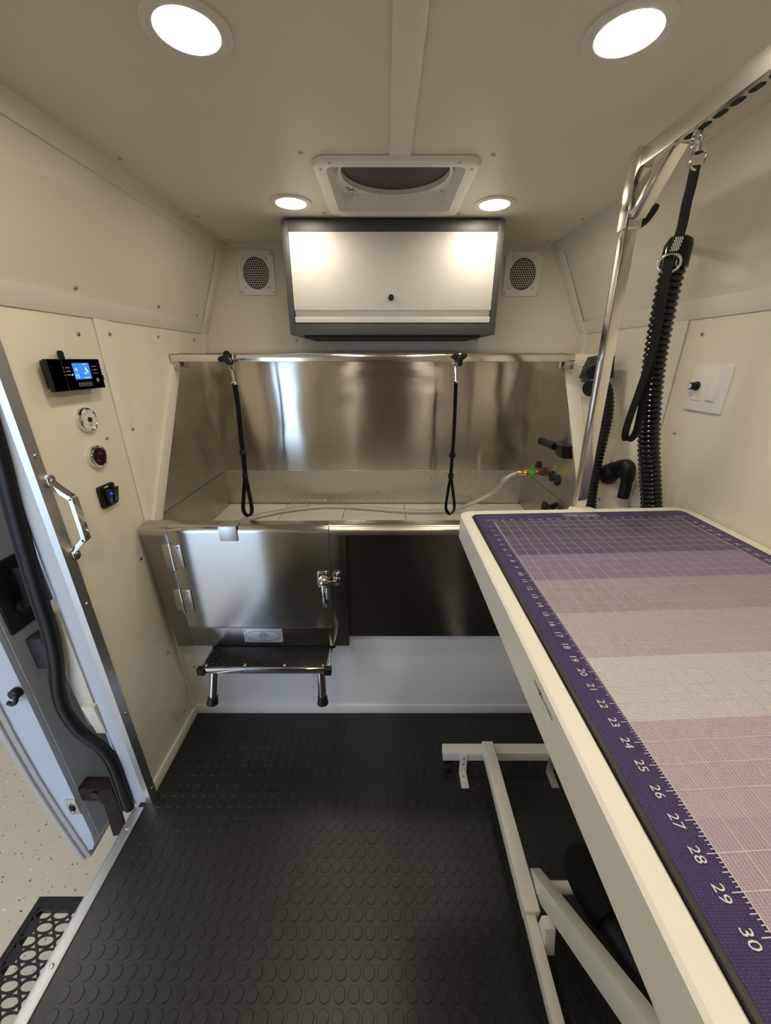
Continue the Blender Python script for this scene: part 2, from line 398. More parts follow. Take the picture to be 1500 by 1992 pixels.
# left wall: backing with door opening, panels, screws
OY0, OY1 = -0.20, 0.862
wl = MB()
wl.box(XL - 0.05, XL - 0.004, OY1 + 0.012, YB + 0.06, 0, ZM)
wl.box(XL - 0.05, XL - 0.004, YE, OY0, 0, ZM)
wl.box(XL - 0.05, XL - 0.004, YE, YB + 0.06, 1.50, ZM)
wl.hexa([(XL - 0.05, YE, ZM), (XL - 0.004, YE, ZM), (XL - 0.004, YB + .06, ZM), (XL - 0.05, YB + .06, ZM),
         (xlc(0) - 0.05, YE, ZC + .02), (xlc(0) - 0.004, YE, ZC + .02), (xlc(2) - 0.004, YB + .06, ZC + .02), (xlc(2) - 0.05, YB + .06, ZC + .02)])
wall_l = obj('wall_left', wl, 'wall_cream', label='cream panelled left wall of the van with control panel', cat='wall', kind=S)
p = MB(); p.box(XL - 0.004, XL, OY1 + 0.012, 1.2025, 0.0, ZM); obj('wall_panel', p, 'wall_cream', wall_l, bevel=0.0006)
p = MB(); p.box(XL - 0.004, XL, 1.2045, YB, 0.0, ZM); obj('wall_panel', p, 'wall_cream', wall_l, bevel=0.0006)
p = MB(); p.box(XL - 0.004, XL, YE, OY0, 0.0, ZM); obj('wall_panel', p, 'wall_cream', wall_l, bevel=0.0006)
p = MB(); p.box(XL - 0.004, XL, OY0, OY1 + 0.012, 1.5, ZM); obj('wall_panel', p, 'wall_cream', wall_l, bevel=0.0006)
def slant_panel(xb, f, sgn, y0, y1, z0=ZM, z1=ZC, t=0.004, off=0.0):
    def X(y, z): return xb + (f(y) - xb) * (z - ZM) / (ZC - ZM)
    m = MB(); q = []
    for z in (z0, z1):
        q += [(X(y0, z) + sgn * off, y0, z), (X(y0, z) - sgn * t + sgn * off, y0, z), (X(y1, z) - sgn * t + sgn * off, y1, z), (X(y1, z) + sgn * off, y1, z)]
    return m.hexa(q), X
p, XLs = slant_panel(XL, xlc, 1, YE, YB); obj('wall_panel', p, 'wall_cream', wall_l)
nl = Vector((ZC - ZM, 0, -(XLs(1, ZC) - XLs(1, ZM)))).normalized()
screws(wall_l, [(XL, y, z) for y, z in [(1.135, 1.515), (1.529, 1.529), (1.811, 1.53), (1.134, 1.233), (1.14, 0.82), (1.146, 0.408), (1.15, 0.10)]], (1, 0, 0))
screws(wall_l, [(XL + .0045, y, z) for y, z in [(1.257, 1.522), (1.255, 1.239)]], (1, 0, 0))
def PX(u, v):
    X = (u - 750) / 737.; Y = (996 - v) / 737.; return Vector((X, math.cos(PITCH) + Y * math.sin(PITCH), -math.sin(PITCH) + Y * math.cos(PITCH)))
def on_plane(u, v, p0, n):
    d = PX(u, v); n = Vector(n); o = Vector((0, 0, 1.45)); t = (Vector(p0) - o).dot(n) / d.dot(n); return o + d * t
screws(wall_l, [on_plane(u, v, (XL, 1, ZM), nl) for u, v in [(169, 360), (147, 560), (334, 457), (308, 596), (408, 500), (382, 613)]], nl)
# right wall
wr = MB()
wr.box(XR + 0.004, XR + 0.05, YE, YB + 0.06, 0, ZM)
wr.hexa([(XR + 0.004, YE, ZM), (XR + 0.05, YE, ZM), (XR + 0.05, YB + .06, ZM), (XR + 0.004, YB + .06, ZM),
         (xrc(0) + 0.004, YE, ZC + .02), (xrc(0) + 0.05, YE, ZC + .02), (xrc(2) + 0.05, YB + .06, ZC + .02), (xrc(2) + 0.004, YB + .06, ZC + .02)])
wall_r = obj('wall_right', wr, 'wall_cream', label='cream panelled right wall of the van behind the grooming table', cat='wall', kind=S)
p = MB(); p.box(XR, XR + 0.004, YE, 1.2610, 0, ZM); obj('wall_panel', p, 'wall_cream', wall_r, bevel=0.0006)
p = MB(); p.box(XR, XR + 0.004, 1.2628, YB, 0, ZM); obj('wall_panel', p, 'wall_cream', wall_r, bevel=0.0006)
p, XRs1 = slant_panel(XR, xrc, -1, YE, 0.9); obj('wall_panel', p, 'wall_cream', wall_r)
p, XRs = slant_panel(XR, xrc, -1, 0.9, YB); obj('wall_panel', p, 'wall_cream', wall_r)
nr = Vector((-(ZC - ZM), 0, (XRs(1.2, ZC) - XRs(1.2, ZM)))).normalized()
screws(wall_r, [on_plane(u, v, (XR, 1, ZM), nr) for u, v in [(1355, 373), (1372, 567), (1180, 461), (1203, 476 + 175), (1105, 498), (1128, 610)]], nr)
screws(wall_r, [on_plane(u, v, (XR, 1, 1), (1, 0, 0)) for u, v in [(1367, 650), (1308, 654), (1270, 802), (1313, 842)]], (-1, 0, 0))
# end wall above tub, wall under tub, wall behind the camera
m = MB(); m.box(XL - .05, XR + .05, YB, YB + 0.05, 0.0, ZC + .02)
wall_b = obj('wall_back', m, 'wall_cream', label='cream end wall above the dog bath', cat='wall', kind=S)
screws(wall_b, [(x, YB - 0.003, 1.535) for x in (-0.42, 0.018, 0.43)], (0, -1, 0))
m = MB(); m.box(XL, XR, YF, YF + 0.02, 0.0, 0.62)
wall_u = obj('wall_under_tub', m, 'under_tub_wall', label='white wall below the tub behind the fold-out step', cat='wall', kind=S)
screws(wall_u, [(0.066, YF - .0, 0.425), (-0.80, YF, 0.26)], (0, -1, 0))
m = MB(); m.box(XL - .05, XR + .05, YE - 0.05, YE, 0, ZC + .02)
obj('wall_front', m, 'wall_cream', label='cream partition wall behind the photographer', cat='wall', kind=S)
for px_, lab in (((-0.565, -0.395), 'tall white upright of the cab partition on the door side'), ((0.415, 0.585), 'tall white upright of the cab partition on the table side')):
    m = MB(); m.box(px_[0], px_[1], YE, YE + 0.07, 0.0, ZC); obj('trim_cab_upright', m, 'white_plastic', label=lab, cat='upright', kind=S, bevel=0.003)
m = MB(); m.box(-0.394, 0.414, YE, YE + 0.03, 0.0, 1.86); cd = obj('dim_cab_panel', m, 'dim_cab', label='brown panel added for the dim cab reflected in the splash', cat='door', kind=S, bevel=0.003)  # unseen panel added for the splash reflection; its brown is the cab's gloom
m = MB(); m.lathe([(.014, 0), (.012, .03), (.022, .045), (.018, .06)], (0.34, YE + .03, 0.95), (0, 1, 0), 18); obj('panel_knob', m, 'chrome', cd)
# ceiling with a square hole for the roof vent
VX0, VX1, VY0, VY1 = -0.155, 0.210, 1.235, 1.555
m = MB()
for a in ((-0.80, VX0, YE, YB + .05), (VX1, 0.88, YE, YB + .05), (VX0, VX1, YE, VY0), (VX0, VX1, VY1, YB + .05)):
    m.box(a[0], a[1], a[2], a[3], ZC, ZC + 0.02)
ceil = obj('ceiling', m, 'ceiling_cream', label='cream panelled ceiling with round downlights', cat='ceiling', kind=S)
screws(ceil, [on_plane(u, v, (0, 0, ZC), (0, 0, 1)) for u, v in [(585, 297), (959, 301), (233, 308), (385, 420), (1134, 425), (631, 413), (893, 415), (446, 466), (1068, 468)]], (0, 0, -1))
# trims
tn = [0]
def trim(mb, label, mat='trim_cream', bevel=0.0008):
    tn[0] += 1
    return obj('trim_%d' % tn[0], mb, mat, label=label, cat='trim', kind=S, bevel=bevel)
m = MB(); m.box(0.010, 0.062, YE, 1.20, ZC - 0.005, ZC); trim(m, 'flat cream batten running along the middle of the ceiling')
p, _ = slant_panel(XL, xlc, 1, YE, YB, ZM, ZM + 0.048, 0.0045, 0.0045); trim(p, 'cream batten along the bend of the left wall')
p, _ = slant_panel(XL, xlc, 1, YE, YB, ZC - 0.042, ZC, 0.0045, 0.0045); trim(p, 'cream batten where the left wall meets the ceiling')
p, _ = slant_panel(XR, xrc, -1, 0.9, YB, ZM, ZM + 0.048, 0.0045, 0.0045); trim(p, 'cream batten along the bend of the right wall')
p, _ = slant_panel(XR, xrc, -1, 0.9, YB, ZC - 0.042, ZC, 0.0045, 0.0045); trim(p, 'cream batten where the right wall meets the ceiling')
m = MB(); m.box(XL, XL + 0.0045, 1.2045, 1.265, 0.0, ZM); trim(m, 'vertical cream batten on the left wall beside the control panel')
m = MB(); m.box(XR - 0.0045, XR, 1.2628, 1.322, 0.95, ZM); trim(m, 'vertical cream batten on the right wall beside the switch plate')
p, _ = slant_panel(XL, xlc, 1, 1.885, YB, ZM, ZC - 0.042, 0.003, 0.005); trim(p, 'cream corner strip between left wall and end wall, upper piece')
p, _ = slant_panel(XR, xrc, -1, 1.885, YB, ZM, ZC - 0.042, 0.003, 0.005); trim(p, 'cream corner strip between right wall and end wall, upper piece')
m = MB(); m.box(XL, XL + 0.004, 1.885, YB, 1.44, ZM); trim(m, 'short cream corner strip at the left end of the tub rail')
m = MB(); m.box(XR - 0.004, XR, 1.885, YB, 1.44, ZM); trim(m, 'short cream corner strip at the right end of the tub rail')
m = MB(); m.box(XL, XR, YB - 0.004, YB, 1.470, 1.520); trim(m, 'horizontal cream batten on the end wall below the cabinet')
m = MB(); m.box(XL, XL + 0.006, OY1 + 0.03, YF, 0.0, 0.046)
obj('baseboard_left', m, 'trim_cream', label='low cream skirting along the left wall by the door', cat='baseboard', kind=S, bevel=0.001)
m = MB(); m.box(XL, XR, YF - 0.006, YF, 0.0, 0.046)
obj('baseboard_back', m, 'under_tub_wall', label='low white skirting under the tub wall', cat='baseboard', kind=S, bevel=0.001)
# aluminium angle on the door edge and threshold strip
m = MB(); m.box(-0.826, -0.823, 0.860, 0.889, 0.0, 1.50); m.box(-0.8425, -0.8231, 0.857, 0.8599, 0.0, 1.50)
m.box(-0.836, -0.8265, 0.861, 0.874, 0.0, 1.50)
al = obj('trim_%d' % (tn[0] + 1), m, 'aluminium', label='aluminium angle along the edge of the side door opening', cat='trim', kind=S); tn[0] += 1
screws(al, [(-0.823, 0.876, z) for z in (1.24, 0.825, 0.411, 0.05)], (1, 0, 0), me=SCREW)
m = MB(); m.box(-0.874, -0.842, -0.18, 0.842, -0.003, 0.004); m.box(-0.876, -0.872, -0.18, 0.842, -0.05, 0.004)
th = obj('trim_%d' % (tn[0] + 1), m, 'aluminium_matte', label='flat aluminium threshold strip at the edge of the rubber floor', cat='trim', kind=S, bevel=0.0006); tn[0] += 1
screws(th, [(-0.858, 0.778, 0.004), (-0.858, 0.468, 0.004), (-0.858, 0.15, 0.004)], (0, 0, 1))

# ================================================================== SIDE DOOR OPENING: pillar, seal, sliding door, step
m = MB()
m.prism([(-0.842, 0.860), (-0.880, 0.858), (-0.900, 0.870), (-0.925, 0.930), (-0.925, 1.0), (-0.842, 1.0)], lambda u, v, t: (u, v, t), -0.02, 1.62)
pil = obj('wall_door_pillar', m, 'pillar_paint', label='white painted body pillar beside the door seal', cat='pillar', kind=S, bevel=0.004)
m = MB()                                                            # pressed cream sill bracket low on the pillar
m.hexa([(-0.955, .875, .36), (-0.905, .868, .36), (-0.905, .95, .36), (-0.955, .95, .36), (-0.975, .875, .80), (-0.905, .868, .80), (-0.905, .95, .80), (-0.975, .95, .80)])
m.hexa([(-0.925, .862, .34), (-0.895, .862, .34), (-0.895, .93, .34), (-0.925, .93, .34), (-0.935, .855, .46), (-0.897, .855, .46), (-0.897, .93, .46), (-0.935, .93, .46)])
m.lathe([(0.006, 0), (0.006, 0.002)], (-0.915, 0.858, 0.42), (0, -1, 0), n=4)
obj('pressed_bracket', m, 'pillar_cream', pil, bevel=0.006)
seal = [on_plane(u, v, (0, 0.852, 0), (0, 1, 0)) for u, v in [(-60, 690), (-25, 790), (8, 900), (33, 1000), (58, 1090), (82, 1170), (102, 1235), (112, 1290), (116, 1340), (130, 1385), (160, 1425), (200, 1455), (222, 1485), (238, 1530), (252, 1572)]]
m = MB(); m.tube(spline(seal, 6), 0.0155, 12)
sl = obj('door_seal', m, 'black_rubber', label='thick black rubber door seal curving down the door opening', cat='door seal')
m = MB(); m.tube([q + Vector((-0.018, -0.004, 0)) for q in spline(seal, 6)], 0.0075, 8); obj('seal_lip', m, 'black_rubber', sl)

door = thing('door_1', (-1.15, 0.87, -0.33), 'white sliding van door standing open, seen by its leading edge', 'door', kind=S)
def zprof(z):                                                       # outward bow of the skin
    return -1.232 + 0.06 * max(0, (0.35 - z) / 0.7) ** 1.6
ZS = [-0.31, -0.295, -0.26, -0.2, -0.05, 0.15, 0.35, 0.6, 0.9, 1.3, 1.7]
m = MB(); n = 0; rows = []
for i, z in enumerate(ZS):
    inn = -1.105 - (0.045 if i == 0 else 0.02 if i == 1 else 0.006 if i == 2 else 0); xo = zprof(z) + 0.03
    rows.append([(xo, 0.872, z), (inn, 0.870, z), (inn + 0.004, 1.9, z), (xo, 1.9, z)])
vs = [q for r in rows for q in r]; fs = [(3, 2, 1, 0), tuple(len(vs) - 4 + k for k in range(4))]
for i in range(len(rows) - 1):
    for k in range(4): fs.append((i * 4 + k, i * 4 + (k + 1) % 4, i * 4 + 4 + (k + 1) % 4, i * 4 + 4 + k))
m.add(vs, fs); obj('door_edge', m, 'door_paint_daylit', door, bevel=0.006, seg=3)
m = MB(); vs = []; fs = []
for z in ZS:
    xo = zprof(z)
    vs += [(xo - 0.006, 0.858, z - 0.03), (xo + 0.034, 0.866, z - 0.03), (xo + 0.036, 0.882, z - 0.03), (xo - 0.010, 1.9, z - 0.03)]
fs = [(3, 2, 1, 0), tuple(len(vs) - 4 + k for k in range(4))]
for i in range(len(ZS) - 1):
    for k in range(4): fs.append((i * 4 + k, i * 4 + (k + 1) % 4, i * 4 + 4 + (k + 1) % 4, i * 4 + 4 + k))
m.add(vs, fs); obj('skin_flange', m, 'door_hem', door, bevel=0.002)
m = MB(); m.tube([(zprof(z) + 0.012, 0.861, z - 0.03) for z in ZS], 0.006, 8); obj('hem_bead', m, 'door_hem', door)
m = MB(); m.box(-1.104, -1.098, 0.885, 1.8, -0.24, 1.5); obj('inner_panel', m, 'door_paint_shaded', door, bevel=0.003)
m = MB(); m.box(-1.099, -1.090, 0.895, 1.03, 0.70, 0.92); lp = obj('latch_plate', m, 'black_plastic', door, bevel=0.003)
m = MB(); m.tube(spline([(-1.085, 0.955, 0.765), (-1.070, 0.955, 0.775), (-1.055, 0.955, 0.81), (-1.05, 0.955, 0.86), (-1.055, 0.955, 0.90)], 5), [0.018] * 9 + [0.020] * 12, 10)
m.lathe([(0.026, 0), (0.024, 0.012), (0.016, 0.016)], (-1.09, 0.955, 0.765), (1, 0, 0), 16)
obj('inner_handle', m, 'black_plastic', lp, label='black lever handle')
m = MB(); m.box(-1.10, -1.05, 0.925, 1.02, 0.545, 0.66); obj('foam_block', m, 'foam_grey', door, bevel=0.004, label='grey foam block')
hk = on_plane(35, 1345, (0, 0.866, 0), (0, 1, 0))
m = MB(); m.lathe([(0.017, 0), (0.017, 0.016), (0.012, 0.02)], hk, (0, -1, 0), 16)
m.tube(spline([hk + Vector((0, -.014, 0)), hk + Vector((0.006, -.020, -0.016)), hk + Vector((-0.008, -.020, -0.030)), hk + Vector((-0.024, -.018, -0.026))], 5), 0.0065, 8)
obj('latch_hook', m, 'black_plastic', door)
bp = on_plane(142, 1569, (0, 0.868, 0), (0, 1, 0))
m = MB(); m.box(bp.x - .020, bp.x + .020, 0.864, 0.870, bp.z - 0.038, bp.z + 0.038); bpo = obj('striker_plate', m, 'aluminium', door, bevel=0.003)
screws(bpo, [bp + Vector((-0.002, -0.004, dz)) for dz in (0.024, -0.024)], (0, -1, 0), name='bolt')
m = MB(); m.box(bp.x - .006, bp.x + .010, 0.858, 0.866, bp.z - 0.012, bp.z + 0.012); obj('striker_block', m, 'rust', bpo, bevel=0.003)
m = MB(); m.ribbon(spline([(-0.985, 0.872, 0.05), (-0.972, 0.862, -0.02), (-0.966, 0.850, -0.09), (-0.962, 0.842, -0.148)], 5), (1, 0.15, 0), 0.046, 0.010); m.box(-1.10, -0.985, 0.885, 0.93, -0.035, 0.03)
ra = obj('roller_arm', m, 'rust', door, bevel=0.002)
m = MB(); m.lathe([(0.016, 0), (0.016, 0.012)], (-1.035, 0.886, 0.010), (0, -1, 0), 14); m.lathe([(0.016, 0), (0.016, 0.012)], (-1.015, 0.886, -0.018), (0, -1, 0), 14); obj('roller', m, 'black_rubber', ra)
# added pale strip standing in for the bright outside sliver behind the seal
m = MB(); m.box(-1.02, -0.99, 0.98, 0.985, 0.0, 1.4); obj('outside_sliver', m, 'door_paint_daylit', door)

def perf_plate(mb, x0, x1, y0, y1, z0, z1, px, py, rx, ry, n=14):
    j = 0; y = y0
    while y + py <= y1 + 1e-6:
        x = x0 - (px / 2 if j % 2 else 0)
        while x < x1 - 1e-6:
            a = max(x, x0); b = min(x + px, x1); c = (x + px / 2, y + py / 2)
            if b - a < px * 0.95: mb.box(a, b, y, y + py, z0, z1)
            else:
                rect = []; el = []
                for k in range(n):
                    t = 2 * math.pi * (k + 0.5) / n; ct, st = math.cos(t), math.sin(t)
                    s_ = min((px / 2) / max(abs(ct), 1e-6), (py / 2) / max(abs(st), 1e-6))
                    rect.append((c[0] + ct * s_, c[1] + st * s_)); el.append((c[0] + ct * rx, c[1] + st * ry))
                vs = [(p_[0], p_[1], zz) for zz in (z1, z0) for ring in (rect, el) for p_ in ring]; fs = []
                for k in range(n):
                    l = (k + 1) % n
                    fs += [(k, l, n + l, n + k), (2 * n + l, 2 * n + k, 3 * n + k, 3 * n + l), (n + k, n + l, 3 * n + l, 3 * n + k)]
                mb.add(vs, fs)
            x += px
        y += py; j += 1
    return mb
SZ = -0.20
stp = thing('entry_step', (-1.0, 0.25, SZ - 0.04), 'black perforated metal entry step outside the door sill', 'step')
m = MB(); perf_plate(m, -1.125, -0.885, -0.208, 0.662, SZ - 0.004, SZ, 0.056, 0.030, 0.0235, 0.0105)
obj('tread', m, 'step_black', stp, angle=30)
m = MB(); m.box(-1.145, -1.125, -0.225, 0.690, SZ - 0.035, SZ + .002); m.box(-1.125, -0.885, 0.662, 0.690, SZ - 0.035, SZ + .002); m.box(-1.125, -0.885, -0.225, -0.202, SZ - 0.035, SZ + .002); m.box(-0.885, -0.872, -0.225, 0.69, SZ - 0.035, SZ + .002)
obj('step_frame', m, 'step_black', stp, bevel=0.002)
for yb_ in (0.5, -0.1):
    m = MB(); m.box(-0.90, -0.88, yb_, yb_ + .03, -0.235, -0.05); obj('step_bracket', m, 'step_black', stp)
m = MB(); m.box(-0.872, -0.84, YE, YB, -0.35, -0.0605); obj('wall_sill', m, 'pillar_paint', label='white body sill under the door threshold', cat='sill', kind=S)

# ================================================================== WASH TUB
tub = thing('wash_tub', (-0.05, 1.55, 0.44), 'stainless steel dog bath with hinged front door and splash walls', 'bathtub')
X0, X1 = XL + 0.004, 0.715
ZR = 0.936
m = MB(); m.box(X0, X1, YT, YT + 0.012, 0.918, 1.476); obj('splash_panel', m, 'stainless_splash', tub)
m = MB(); m.box(X0, X1, YT - 0.004, YT + 0.05, 1.474, 1.480); obj('top_flange', m, 'stainless_soft', tub, bevel=0.001)
m = MB(); m.hexa([(X0, YT + .004, 0.72), (X1, YT + .004, 0.72), (X1, YT + .02, 0.72), (X0, YT + .02, 0.72), (X0, YT - .004, 0.918), (X1, YT - .004, 0.918), (X1, YT + .012, 0.918), (X0, YT + .012, 0.918)])
obj('back_panel', m, 'stainless_spotted', tub)
side_hi = [(YT, 0.92), (YT, 1.476), (1.655, 1.476), (1.640, 1.435), (1.290, 0.92)]
side_lo = [(YT, 0.70), (YT, 0.917), (1.288, 0.917), (1.20, 0.80), (1.20, 0.70)]
for x, sg in ((X0, 1), (X1, -1)):
    m = MB(); m.prism(side_hi, lambda u, v, t: (t, u, v), x - 0.002, x + 0.002); obj('side_panel', m, 'stainless_side', tub)
    m = MB(); m.prism(side_lo, lambda u, v, t: (t, u, v), x - 0.002, x + 0.003); obj('lower_side_panel', m, 'stainless_side', tub)
# floor boards
for k in range(5):
    a = XL + 0.006 + k * 0.3095; m = MB(); m.box(a + 0.0012, a + 0.3083, 1.206, YT - 0.004, 0.722, 0.736)
    fb = obj('floor_board', m, 'tub_board', tub, bevel=0.002)
m = MB(); m.box(X0, X1, 1.21, YT, 0.69, 0.70); obj('tub_pan', m, 'stainless_soft', tub)
for x in (-0.366, 0.405):
    m = MB(); m.tube(spline([(x - 0.05, YT - 0.03, 0.737), (x - 0.05, YT - 0.02, 0.757), (x - 0.046, YT - 0.02, 0.762), (x + 0.046, YT - 0.02, 0.762), (x + 0.05, YT - 0.02, 0.757), (x + 0.05, YT - 0.03, 0.737)], 4), 0.003, 8)
    obj('board_handle', m, 'screw_metal', tub)
# front: rounded rim profile extruded along x
def rim_prof(y0, zb, depth=0.035):
    pr = [(y0, zb), (y0, ZR - 0.022)]
    for k in range(1, 7):
        a = math.radians(90 * k / 6); pr.append((y0 + 0.022 - 0.022 * math.cos(a), ZR - 0.022 + 0.022 * math.sin(a)))
    pr += [(y0 + depth + 0.022, ZR), (y0 + depth + 0.022, ZR - 0.004), (y0 + 0.024, ZR - 0.004), (y0 + 0.004, ZR - 0.024), (y0 + 0.004, zb)]
    return pr
yzx = lambda u, v, t: (t, u, v)
YD = 1.148
m = MB(); m.prism(rim_prof(YD, 0.905), yzx, -0.188, X1 + .002); obj('rim', m, 'stainless_soft', tub)
m = MB(); m.prism(rim_prof(YD, 0.905), yzx, -0.820, -0.7315); obj('rim', m, 'stainless_soft', tub)
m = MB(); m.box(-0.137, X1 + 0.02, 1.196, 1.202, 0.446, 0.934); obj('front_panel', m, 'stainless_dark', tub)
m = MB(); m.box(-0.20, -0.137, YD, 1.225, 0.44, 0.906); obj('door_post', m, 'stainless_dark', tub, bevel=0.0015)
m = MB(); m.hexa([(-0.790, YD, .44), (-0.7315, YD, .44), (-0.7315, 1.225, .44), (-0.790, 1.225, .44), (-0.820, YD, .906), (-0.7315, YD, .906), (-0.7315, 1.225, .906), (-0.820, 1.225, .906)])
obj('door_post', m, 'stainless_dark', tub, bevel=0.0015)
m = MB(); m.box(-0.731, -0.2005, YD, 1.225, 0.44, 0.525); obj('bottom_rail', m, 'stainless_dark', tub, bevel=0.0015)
m = MB(); m.box(-0.729, -0.2005, YD - 0.003, 1.18, 0.5255, 0.5285); obj('rail_lip', m, 'stainless_soft', tub)
m = MB(); m.prism(rim_prof(YD - 0.004, 0.531), yzx, -0.7285, -0.191); 
dr = obj('tub_door', m, 'stainless', tub, label='hinged stainless tub door')
m = MB(); m.box(-0.72, -0.2, 1.156, 1.19, 0.54, 0.90); obj('door_core', m, 'stainless_soft', dr)
for z in (0.828, 0.650):
    m = MB(); m.box(-0.7255, -0.692, YD - 0.0075, YD - 0.0045, z - 0.045, z + 0.045); m.box(-0.757, -0.7275, YD - 0.003, YD, z - 0.045, z + 0.045)
    h = obj('hinge', m, 'stainless_soft', dr, bevel=0.001)
    m = MB(); m.tube([(-0.7285, YD - 0.006, z - 0.052), (-0.7285, YD - 0.006, z + 0.052)], 0.0045, 10); obj('hinge_pin', m, 'chrome', h)
    screws(h, [(-0.702, YD - .0075, z + 0.034), (-0.713, YD - .0075, z + 0.006), (-0.702, YD - .0075, z - 0.034), (-0.746, YD - .003, z + 0.034), (-0.740, YD - .003, z - 0.008), (-0.746, YD - .003, z - 0.034)], (0, -1, 0), 'rivet', RIVET)
# latch
lx, lz = -0.217, 0.735; yl = YD - 0.004
m = MB(); m.prism(rrect(lx - .020, lx + .020, lz - .034, lz + .034, .008), lambda u, v, t: (u, t, v), yl - 0.004, yl); la = obj('latch', m, 'chrome', dr, bevel=0.001)
m = MB(); m.lathe([(0.019, 0), (0.018, 0.012), (0.012, 0.018), (0.009, 0.026), (0.004, 0.028)], (lx + .002, yl - .003, lz), (0, -1, 0), 20); obj('latch_boss', m, 'chrome', la)
m = MB(); m.tube(spline([(lx + .002, yl - .024, lz - .006), (lx + .004, yl - .034, lz - .03), (lx + .004, yl - .03, lz - .06), (lx + .003, yl - .022, lz - .095)], 5), [0.007] * 5 + [0.0062] * 6 + [0.0075] * 5, 10); obj('latch_lever', m, 'chrome', la)
m = MB(); m.prism(rrect(lx + .034, lx + .062, lz - .026, lz + .028, .004), lambda u, v, t: (u, t, v), YD - 0.003, YD); m.box(lx + .036, lx + .058, YD - .014, YD - .002, lz - .010, lz + .008); m.box(lx + .034, lx + .060, YD - .012, YD - .002, lz + .024, lz + .028); m.box(lx + .012, lx + .046, yl - .016, yl - .008, lz - .008, lz + .002)
obj('keeper', m, 'chrome', la, bevel=0.0012)
screws(la, [(lx - .014, yl - .004, lz + .026), (lx + .012, yl - .004, lz + .027), (lx - .013, yl - .004, lz - .027), (lx + .048, YD - .003, lz + .017), (lx + .048, YD - .003, lz - .019)], (0, -1, 0), 'rivet', RIVET)
# maker's plaque
px0, px1, pz0, pz1 = -0.531, -0.386, 0.459, 0.520; yp = YD - 0.002
m = MB(); m.box(px0, px1, yp, YD, pz0, pz1); pl = obj('plaque', m, 'plaque_metal', tub, bevel=0.0005, label='brushed metal maker plaque')
screws(pl, [(x, yp, z) for x in (px0 + .006, px1 - .006) for z in (pz0 + .006, pz1 - .006)], (0, -1, 0), 'rivet', RIVET)
m = MB(); cx, cz = (px0 + px1) / 2, (pz0 + pz1) / 2
def ring2(mb, rx, rz, wdt, cx, cz, y, n=40, a0=0, a1=360):
    k0 = [math.radians(a0 + (a1 - a0) * k / n) for k in range(n + 1)]
    for a, b in zip(k0[:-1], k0[1:]):
        mb.add([(cx + (rx) * math.cos(a), y, cz + rz * math.sin(a)), (cx + (rx) * math.cos(b), y, cz + rz * math.sin(b)), (cx + (rx - wdt) * math.cos(b), y, cz + (rz - wdt) * math.sin(b)), (cx + (rx - wdt) * math.cos(a), y, cz + (rz - wdt) * math.sin(a))], [(0, 1, 2, 3)])
yy = yp - 0.0004
for a0, a1 in ((-62, 52), (128, 242)):
    ring2(m, 0.068, 0.025, 0.0007, cx, cz, yy, 30, a0, a1); ring2(m, 0.064, 0.022, 0.0007, cx, cz, yy, 30, a0, a1)
ring2(m, 0.0095, 0.0135, 0.0014, cx + .001, cz - .004, yy, 24)
for dx, dz in ((-.011, .008), (-.0045, .0125), (.0045, .0125), (.011, .008)): ring2(m, 0.0035, 0.0045, 0.001, cx + .001 + dx, cz + dz, yy, 14)
text_mb(m, 'www.pawbrothers.com', 0.0088, (cx, yy, pz1 - .0085), (1, 0, 0), (0, 0, 1), 0)
text_mb(m, 'paw brothers', 0.0088, (cx, yy, cz - 0.001), (1, 0, 0), (0, 0, 1), 0)
text_mb(m, 'professional', 0.0088, (cx, yy, pz0 + .0085), (1, 0, 0), (0, 0, 1), 0)
obj('plaque_print', m, 'print_black', pl)
# rail across the top with end brackets
YR, ZRL = 1.590, 1.455
m = MB(); m.box(X0 - 0.0, X1 + 0.018, YR - 0.013, YR + 0.013, ZRL - 0.012, ZRL + 0.014); rl = obj('rail', m, 'steel_tube', tub, bevel=0.002)
for x, s_ in ((X0 + 0.018, 1), (X1 - 0.004, -1)):
    m = MB(); m.box(x - 0.016, x + 0.016, YR - 0.016, YR - 0.010, ZRL - 0.038, ZRL - 0.010); m.box(x - 0.016, x + 0.016, YR - 0.016, YR + 0.055, ZRL + 0.012, ZRL + 0.018); m.box(x - 0.016, x + 0.016, YR + 0.02, YR + 0.055, ZRL - 0.035, ZRL + 0.016)
    b_ = obj('rail_bracket', m, 'stainless_soft', tub, bevel=0.001); screws(b_, [(x, YR - 0.016, ZRL - 0.026)], (0, -1, 0), 'rivet', RIVET)
# cream edging of the left splash wall and the slanted chase on the right
sd = Vector((0, 1.646 - 1.290, 1.455 - 0.905)).normalized()
def edge_strip(x0, x1, o0, o1):
    a0 = Vector((0, 1.2885, 0.905)); a1 = Vector((0, 1.648, 1.455)); q = []
    for p_ in (a0, a1):
        q += [(x0, p_.y + o0, p_.z), (x1, p_.y + o0, p_.z), (x1, p_.y + o1, p_.z), (x0, p_.y + o1, p_.z)]
    return MB().hexa(q)
trim(edge_strip(XL, XL + 0.012, -0.060, 0.002), 'slanted cream edging of the left splash wall above the tub', bevel=0.001)
m = MB(); m.prism([(1.262, 0.86), (1.662, 1.472), (YB, 1.472), (YB, 0.0), (1.262, 0.0)], yzx, 0.7185, XR)
ch = obj('wall_chase', m, 'wall_cream', label='slanted cream plumbing chase to the right of the tub', cat='wall', kind=S)
nch = Vector((0, -(1.472 - .86), 1.662 - 1.262)).normalized()
def chz(x, z): return Vector((x, 1.262 + (z - .86) / (1.472 - .86) * 0.4, z))
